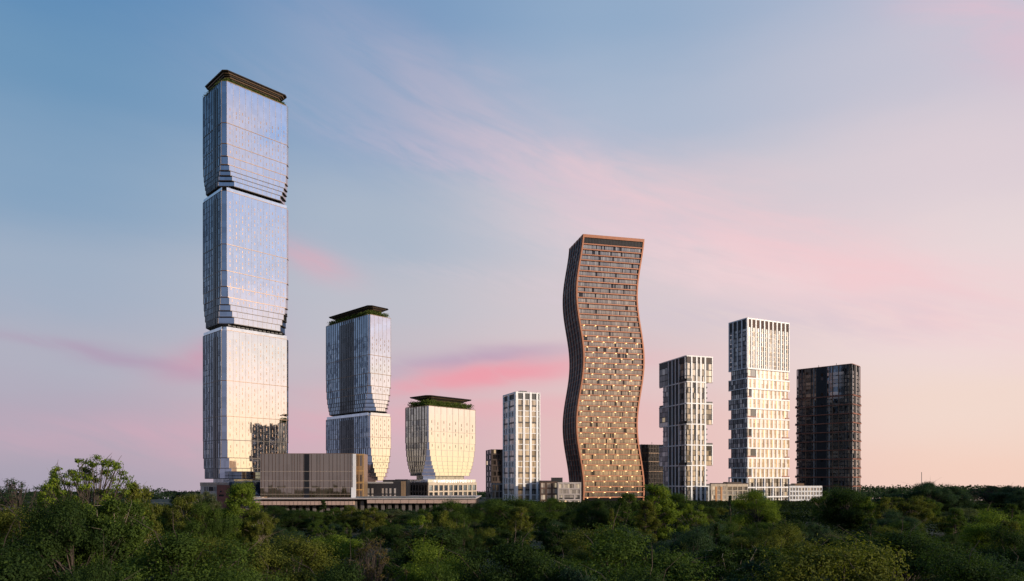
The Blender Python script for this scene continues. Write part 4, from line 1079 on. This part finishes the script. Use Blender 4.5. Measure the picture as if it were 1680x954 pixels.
NT = [
 # px, top y, width px, distance, kind, tint, label
 (148, 744, 165, 92, 'umbrella', 'bright', 'tall airy tree with tiered open crown rising above the wood at the left'),
 (92, 770, 70, 96, 'loose', 'bright', 'narrow bright tree just left of the tall airy tiered tree'),
 (178, 800, 150, 84, 'loose', 'mid', 'pale-trunked green tree in front of the tall airy tiered tree'),
 (222, 792, 100, 100, 'loose', 'olive', 'olive tree just right of the tall airy tiered tree'),
 (118, 812, 170, 78, 'round', 'dark', 'dark dense tree below the tall airy tiered tree'),
 (20, 820, 170, 88, 'round', 'olive', 'olive round tree at the left edge of the photo'),
 (30, 787, 110, 150, 'twiggy', 'blue', 'bare twiggy tree on the skyline at far left'),
 (70, 800, 90, 160, 'twiggy', 'blue', 'second twiggy skyline tree, behind the tall airy tree'),
 (300, 803, 78, 150, 'loose', 'olive', 'yellow-green tree on the skyline left of the tallest tower'),
 (345, 822, 80, 130, 'round', 'mid', 'round green tree in front of the pink-grey annex'),
 (338, 800, 60, 210, 'loose', 'pale', 'greyish tree before the left foot of the tallest tower'),
 (398, 793, 66, 150, 'oval', 'bright', 'bright green oval tree in front of the blue glass podium'),
 (425, 828, 60, 135, 'loose', 'olive', 'olive tree just right of the bright oval tree'),
 (530, 820, 36, 240, 'conifer', 'dark', 'dark pointed conifer before the bronze glass box'),
 (482, 833, 66, 220, 'round', 'dark', 'dark rounded tree under the left half of the bronze glass box'),
 (576, 829, 60, 210, 'loose', 'olive', 'olive tree under the right end of the bronze glass box'),
 (607, 828, 60, 200, 'loose', 'olive', 'olive tree below the gold-framed block'),
 (690, 845, 50, 180, 'loose', 'bright', 'bright leafy tree below the black low building'),
 (735, 820, 95, 200, 'round', 'mid', 'broad green tree below the short glass tower'),
 (722, 838, 62, 120, 'loose', 'olive', 'pointed yellowish tree in front of the broad tree by the short glass tower'),
 (845, 812, 112, 200, 'round', 'mid', 'broad green tree at the foot of the slim white tower'),
 (800, 818, 60, 260, 'round', 'dark', 'dark tree left of the slim white tower foot'),
 (905, 816, 46, 260, 'round', 'mid', 'round tree in front of the low brown brick building'),
 (852, 833, 50, 150, 'oval', 'olive', 'sunlit oval tree below the slim white tower'),
 (972, 818, 64, 200, 'round', 'dark', 'dark green tree under the left side of the wavy tower'),
 (1003, 834, 34, 150, 'conifer', 'olive', 'light feathery conifer below the wavy tower'),
 (1030, 810, 52, 190, 'oval', 'mid', 'upright green tree in front of the wavy tower base'),
 (1077, 796, 70, 165, 'oval', 'bright', 'tall full tree between the wavy tower and the white frame tower'),
 (1110, 808, 70, 230, 'round', 'mid', 'round tree at the foot of the white frame tower'),
 (1135, 826, 50, 180, 'loose', 'bright', 'bright low tree in front of the white frame tower'),
 (1198, 813, 24, 260, 'conifer', 'blue', 'dark spruce before the low tan building'),
 (1240, 803, 72, 210, 'round', 'bright', 'fan-shaped green tree at the foot of the tallest white tower'),
 (1392, 794, 100, 215, 'round', 'dark', 'dark broad tree at the foot of the dark glass tower'),
 (1357, 806, 50, 260, 'loose', 'mid', 'loose tree before the low white building'),
 (1452, 817, 40, 200, 'oval', 'olive', 'yellow-green tree right of the dark glass tower'),
 (1420, 815, 40, 210, 'loose', 'bright', 'bright small tree below the dark glass tower'),
 (1495, 808, 60, 210, 'loose', 'olive', 'olive tree left of the dark skyline clump'),
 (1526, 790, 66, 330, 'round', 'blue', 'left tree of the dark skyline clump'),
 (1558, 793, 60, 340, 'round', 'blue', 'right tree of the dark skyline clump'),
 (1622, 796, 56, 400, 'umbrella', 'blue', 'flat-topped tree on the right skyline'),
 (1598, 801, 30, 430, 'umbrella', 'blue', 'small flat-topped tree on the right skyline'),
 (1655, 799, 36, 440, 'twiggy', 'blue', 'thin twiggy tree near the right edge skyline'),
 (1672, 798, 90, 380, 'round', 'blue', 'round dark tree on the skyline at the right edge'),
 (446, 829, 60, 250, 'round', 'dark', 'small dark tree at the left end of the podium columns'),
 (508, 837, 50, 230, 'round', 'mid', 'small rounded tree before the podium columns right of the conifer gap'),
 (552, 833, 52, 240, 'loose', 'mid', 'small leafy tree hiding the podium columns near the conifer'),
 (640, 834, 64, 250, 'loose', 'pale', 'greyish loose tree before the podium under the black building'),
 (668, 842, 50, 230, 'round', 'dark', 'dark low tree before the podium under the short glass tower'),
 (770, 832, 46, 240, 'round', 'mid', 'green tree at the right end of the podium'),
 (1160, 832, 40, 260, 'oval', 'mid', 'narrow green tree between the two white frame towers'),
 (940, 834, 44, 230, 'round', 'dark', 'dark tree before the low pale concrete building'),
 (1060, 822, 44, 160, 'oval', 'olive', 'olive upright tree left of the tall full tree'),
 # foreground
 (285, 872, 250, 60, 'round', 'mid', 'large dense green tree in the lower left foreground'),
 (395, 915, 170, 48, 'round', 'mid', 'green tree right of the large lower left foreground tree'),
 (60, 890, 240, 50, 'round', 'dark', 'dark tree filling the bottom left corner'),
 (170, 915, 130, 46, 'round', 'dark', 'dark crown at the bottom between corner tree and large green tree'),
 (482, 872, 165, 80, 'round', 'olive', 'yellow-green rounded tree in the foreground below the bronze glass box'),
 (608, 885, 150, 72, 'twiggy', 'brown', 'brownish twiggy tree in the foreground below the black low building'),
 (575, 920, 190, 50, 'round', 'dark', 'dark tree at the bottom below the brownish twiggy tree'),
 (712, 868, 130, 86, 'oval', 'dark', 'tall dark tree in the foreground below the short glass tower'),
 (745, 922, 120, 44, 'round', 'mid', 'bright-edged crown at the bottom, right of centre-left'),
 (845, 886, 200, 62, 'round', 'dark', 'broad dark tree in the foreground below the slim white tower'),
 (955, 915, 130, 56, 'loose', 'blue', 'bluish tree at the bottom below the left side of the wavy tower'),
 (1040, 864, 260, 62, 'round', 'mid', 'largest foreground tree, under the wavy tower'),
 (1190, 880, 170, 72, 'loose', 'dark', 'dark loose tree in the foreground below the white frame tower'),
 (1345, 868, 280, 58, 'round', 'olive', 'large warm-lit green tree in the right foreground'),
 (1265, 905, 150, 60, 'loose', 'blue', 'bluish tree left of the large right foreground tree'),
 (1480, 870, 200, 82, 'round', 'dark', 'dark broad tree right of the large right foreground tree'),
 (1595, 888, 230, 62, 'round', 'dark', 'very dark tree in the bottom right corner'),
 (1675, 862, 120, 90, 'round', 'dark', 'dark crown at the right edge of the foreground'),
]
for i, tt in enumerate(NT): named(*tt, v=i)

# the rest of the wood
rg = random.Random(23)
def profile(px):
    """highest row the filler trees may reach at this bearing"""
    pts = [(-200, 815), (0, 822), (130, 812), (260, 812), (330, 818), (430, 834), (600, 836), (790, 834), (900, 826), (1000, 830), (1350, 830), (1400, 812), (1700, 810), (2000, 810)]
    for (a, ya), (b, yb) in zip(pts[:-1], pts[1:]):
        if a <= px <= b: return ya + (yb - ya) * (px - a) / (b - a)
    return 820
taken = [(at(t_[0], t_[3]), t_[2] / F * t_[3]) for t_ in NT]
zones = [(46, 85, 20, 'near'), (85, 140, 52, 'middle'), (140, 215, 66, 'far'), (215, 325, 78, 'rear')]
ZN = {'near': 'filling gaps in the foreground wood', 'middle': 'in the middle of the wood', 'far': 'in the farther half of the wood', 'rear': 'in the last rows of the wood before the buildings'}
TN = {'dark': 'dark green', 'mid': 'plain green', 'olive': 'olive yellow-green', 'bright': 'bright green', 'brown': 'brownish', 'blue': 'bluish dark', 'pale': 'greyish pale', 'yellow': 'yellowish'}
KN = {'round': 'round dense tree', 'loose': 'loose open tree', 'oval': 'upright oval tree', 'conifer': 'pointed conifer', 'bush': 'low wide bush', 'twiggy': 'thin twiggy tree'}
def free(x, y, w, k=.36):
    for (a, b), ww in taken:
        if (a - x) ** 2 + (b - y) ** 2 < ((w + ww) * k) ** 2: return False
    return True
for d0, d1, num, zn in zones:
    c_, tries = 0, 0
    while c_ < num and tries < 6000:
        tries += 1
        D = sqrt(rg.uniform(d0 * d0, d1 * d1)); px = rg.uniform(-60, 1740); x, y = at(px, D)
        yp = profile(px) + (24 if px > 430 else 8) * min(1, max(0, (310 - D) / 150)) + (max(0, 130 - D) * .15); hm = CAMZ + (HY - yp) / F * D
        kind = rg.choices(['round', 'loose', 'oval', 'bush', 'conifer', 'twiggy'], [44, 14, 9, 29, 3, 1])[0]
        h = rg.uniform(6.0, 11.5) if kind != 'bush' else rg.uniform(3.5, 6.5)
        h = min(h, hm)
        if h < 3.2: kind = 'bush'; h = max(2.0, hm)
        w = h * rg.uniform(.8, 1.25) if kind in ('round', 'loose') else h * .6 if kind == 'oval' else h * .4 if kind == 'conifer' else h * rg.uniform(1.6, 2.4) if kind == 'bush' else h * .8
        if not free(x, y, w): continue
        taken.append(((x, y), w)); c_ += 1
        tint = rg.choices(['dark', 'mid', 'olive', 'bright', 'brown', 'blue', 'pale'], [28, 26, 14, 4, 6, 16, 6])[0]
        lab = '%s %s %s' % (TN[tint], KN[kind], ZN[zn])
        plant(kind, x, y, h, w, GREEN[tint], lab, lab.replace(' tree', ' trees').replace(' bush', ' bushes').replace('conifer', 'conifers'), rg.randrange(3))
# trees beyond and beside the buildings
for i in range(46):
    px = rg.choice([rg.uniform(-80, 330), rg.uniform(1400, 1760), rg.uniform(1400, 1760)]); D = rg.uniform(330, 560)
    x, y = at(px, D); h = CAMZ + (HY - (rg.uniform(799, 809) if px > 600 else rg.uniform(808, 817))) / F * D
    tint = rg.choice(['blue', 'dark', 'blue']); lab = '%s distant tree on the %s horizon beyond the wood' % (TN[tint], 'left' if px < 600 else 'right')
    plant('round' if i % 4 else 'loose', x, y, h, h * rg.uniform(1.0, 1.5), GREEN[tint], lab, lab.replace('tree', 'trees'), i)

mx_, my_ = at(1512, 450)
mo = Fac((mx_, my_), (1, 0), (0, -1), 1); MV, MF = [], []
add_box(MV, MF, mo.box(-.12, .12, 0, CAMZ + (HY - 775) / F * 450, -.12, .12)); add_box(MV, MF, mo.box(-.8, .8, 14, 14.15, -.05, .05))
tag(mkobj('mast', MV, MF, 'charcoal', origin=(mx_, my_, 0)), 'thin dark mast standing in the trees right of the dark glass tower', 'mast')
# scrub between the trees: nobody could count it
rng = np.random.default_rng(4); N = 230000
D_ = np.sqrt(rng.uniform(40 ** 2, 490 ** 2, N)); P_ = (rng.uniform(-100, 1780, N) - CX) / F * D_
hh = 1.3 + 1.4 * np.sin(P_ * .11 + 1.3 * np.sin(D_ * .07)) * np.sin(D_ * .09) + .6 * np.sin(P_ * .31) ; hh = np.clip(hh, .25, 3)
far_ = np.clip((D_ - 300) / 120, 0, 1); hh = hh * (1 - far_) + (1.6 + .7 * np.sin(P_ * .4) * np.sin(D_ * .3)) * far_
keep = ~((D_ > 335) & (P_ / D_ < -.03)); P_, D_, hh = P_[keep], D_[keep], hh[keep]; N = len(P_)
cen = np.stack([P_, D_, hh * rng.uniform(.1, 1, N) ** .5 - .3], 1); nr = rng.normal(size=(N, 3)); nr[:, 2] += .8
me = leaf_mesh('undergrowth', cen, nr, np.clip(D_ / 260, .22, 1.1), rng=rng)
o = bpy.data.objects.new('undergrowth', me); COL.objects.link(o); o.color = (.020, .034, .012, 1)
tag(o, 'low dark scrub covering the ground between the trees', 'undergrowth', kind='stuff')
# far-off wood along the horizon
N = 70000; D_ = rng.uniform(560, 1100, N); P_ = (rng.uniform(-200, 1900, N) - CX) / F * D_
lo_ = -.024 * np.maximum(0, D_ - 660) - 1; px_ = P_ / D_
hh = np.where(px_ < 0, 0.0, 5.0 * np.clip(px_ / .45, 0, 1)) + 1.6 * np.sin(P_ * .031) + 1.4 * np.sin(P_ * .083 + D_ * .05) + 1.2 * np.sin(P_ * .21 + D_ * .09) + np.where(P_ > 0, 2.6, .8) * np.sin(P_ * .017 + 1.0) * np.sin(P_ * .047)
cen = np.stack([P_, D_, lo_ + (hh - lo_) * rng.uniform(0, 1, N) ** .4], 1); nr = rng.normal(size=(N, 3)); nr[:, 2] += .5
me = leaf_mesh('distant_wood', cen, nr, rng.uniform(1.6, 3.2, N), rng=rng)
o = bpy.data.objects.new('distant_wood', me); COL.objects.link(o); o.color = (.030, .050, .030, 1)
tag(o, 'dim far-off wood along the horizon', 'wood', kind='stuff')
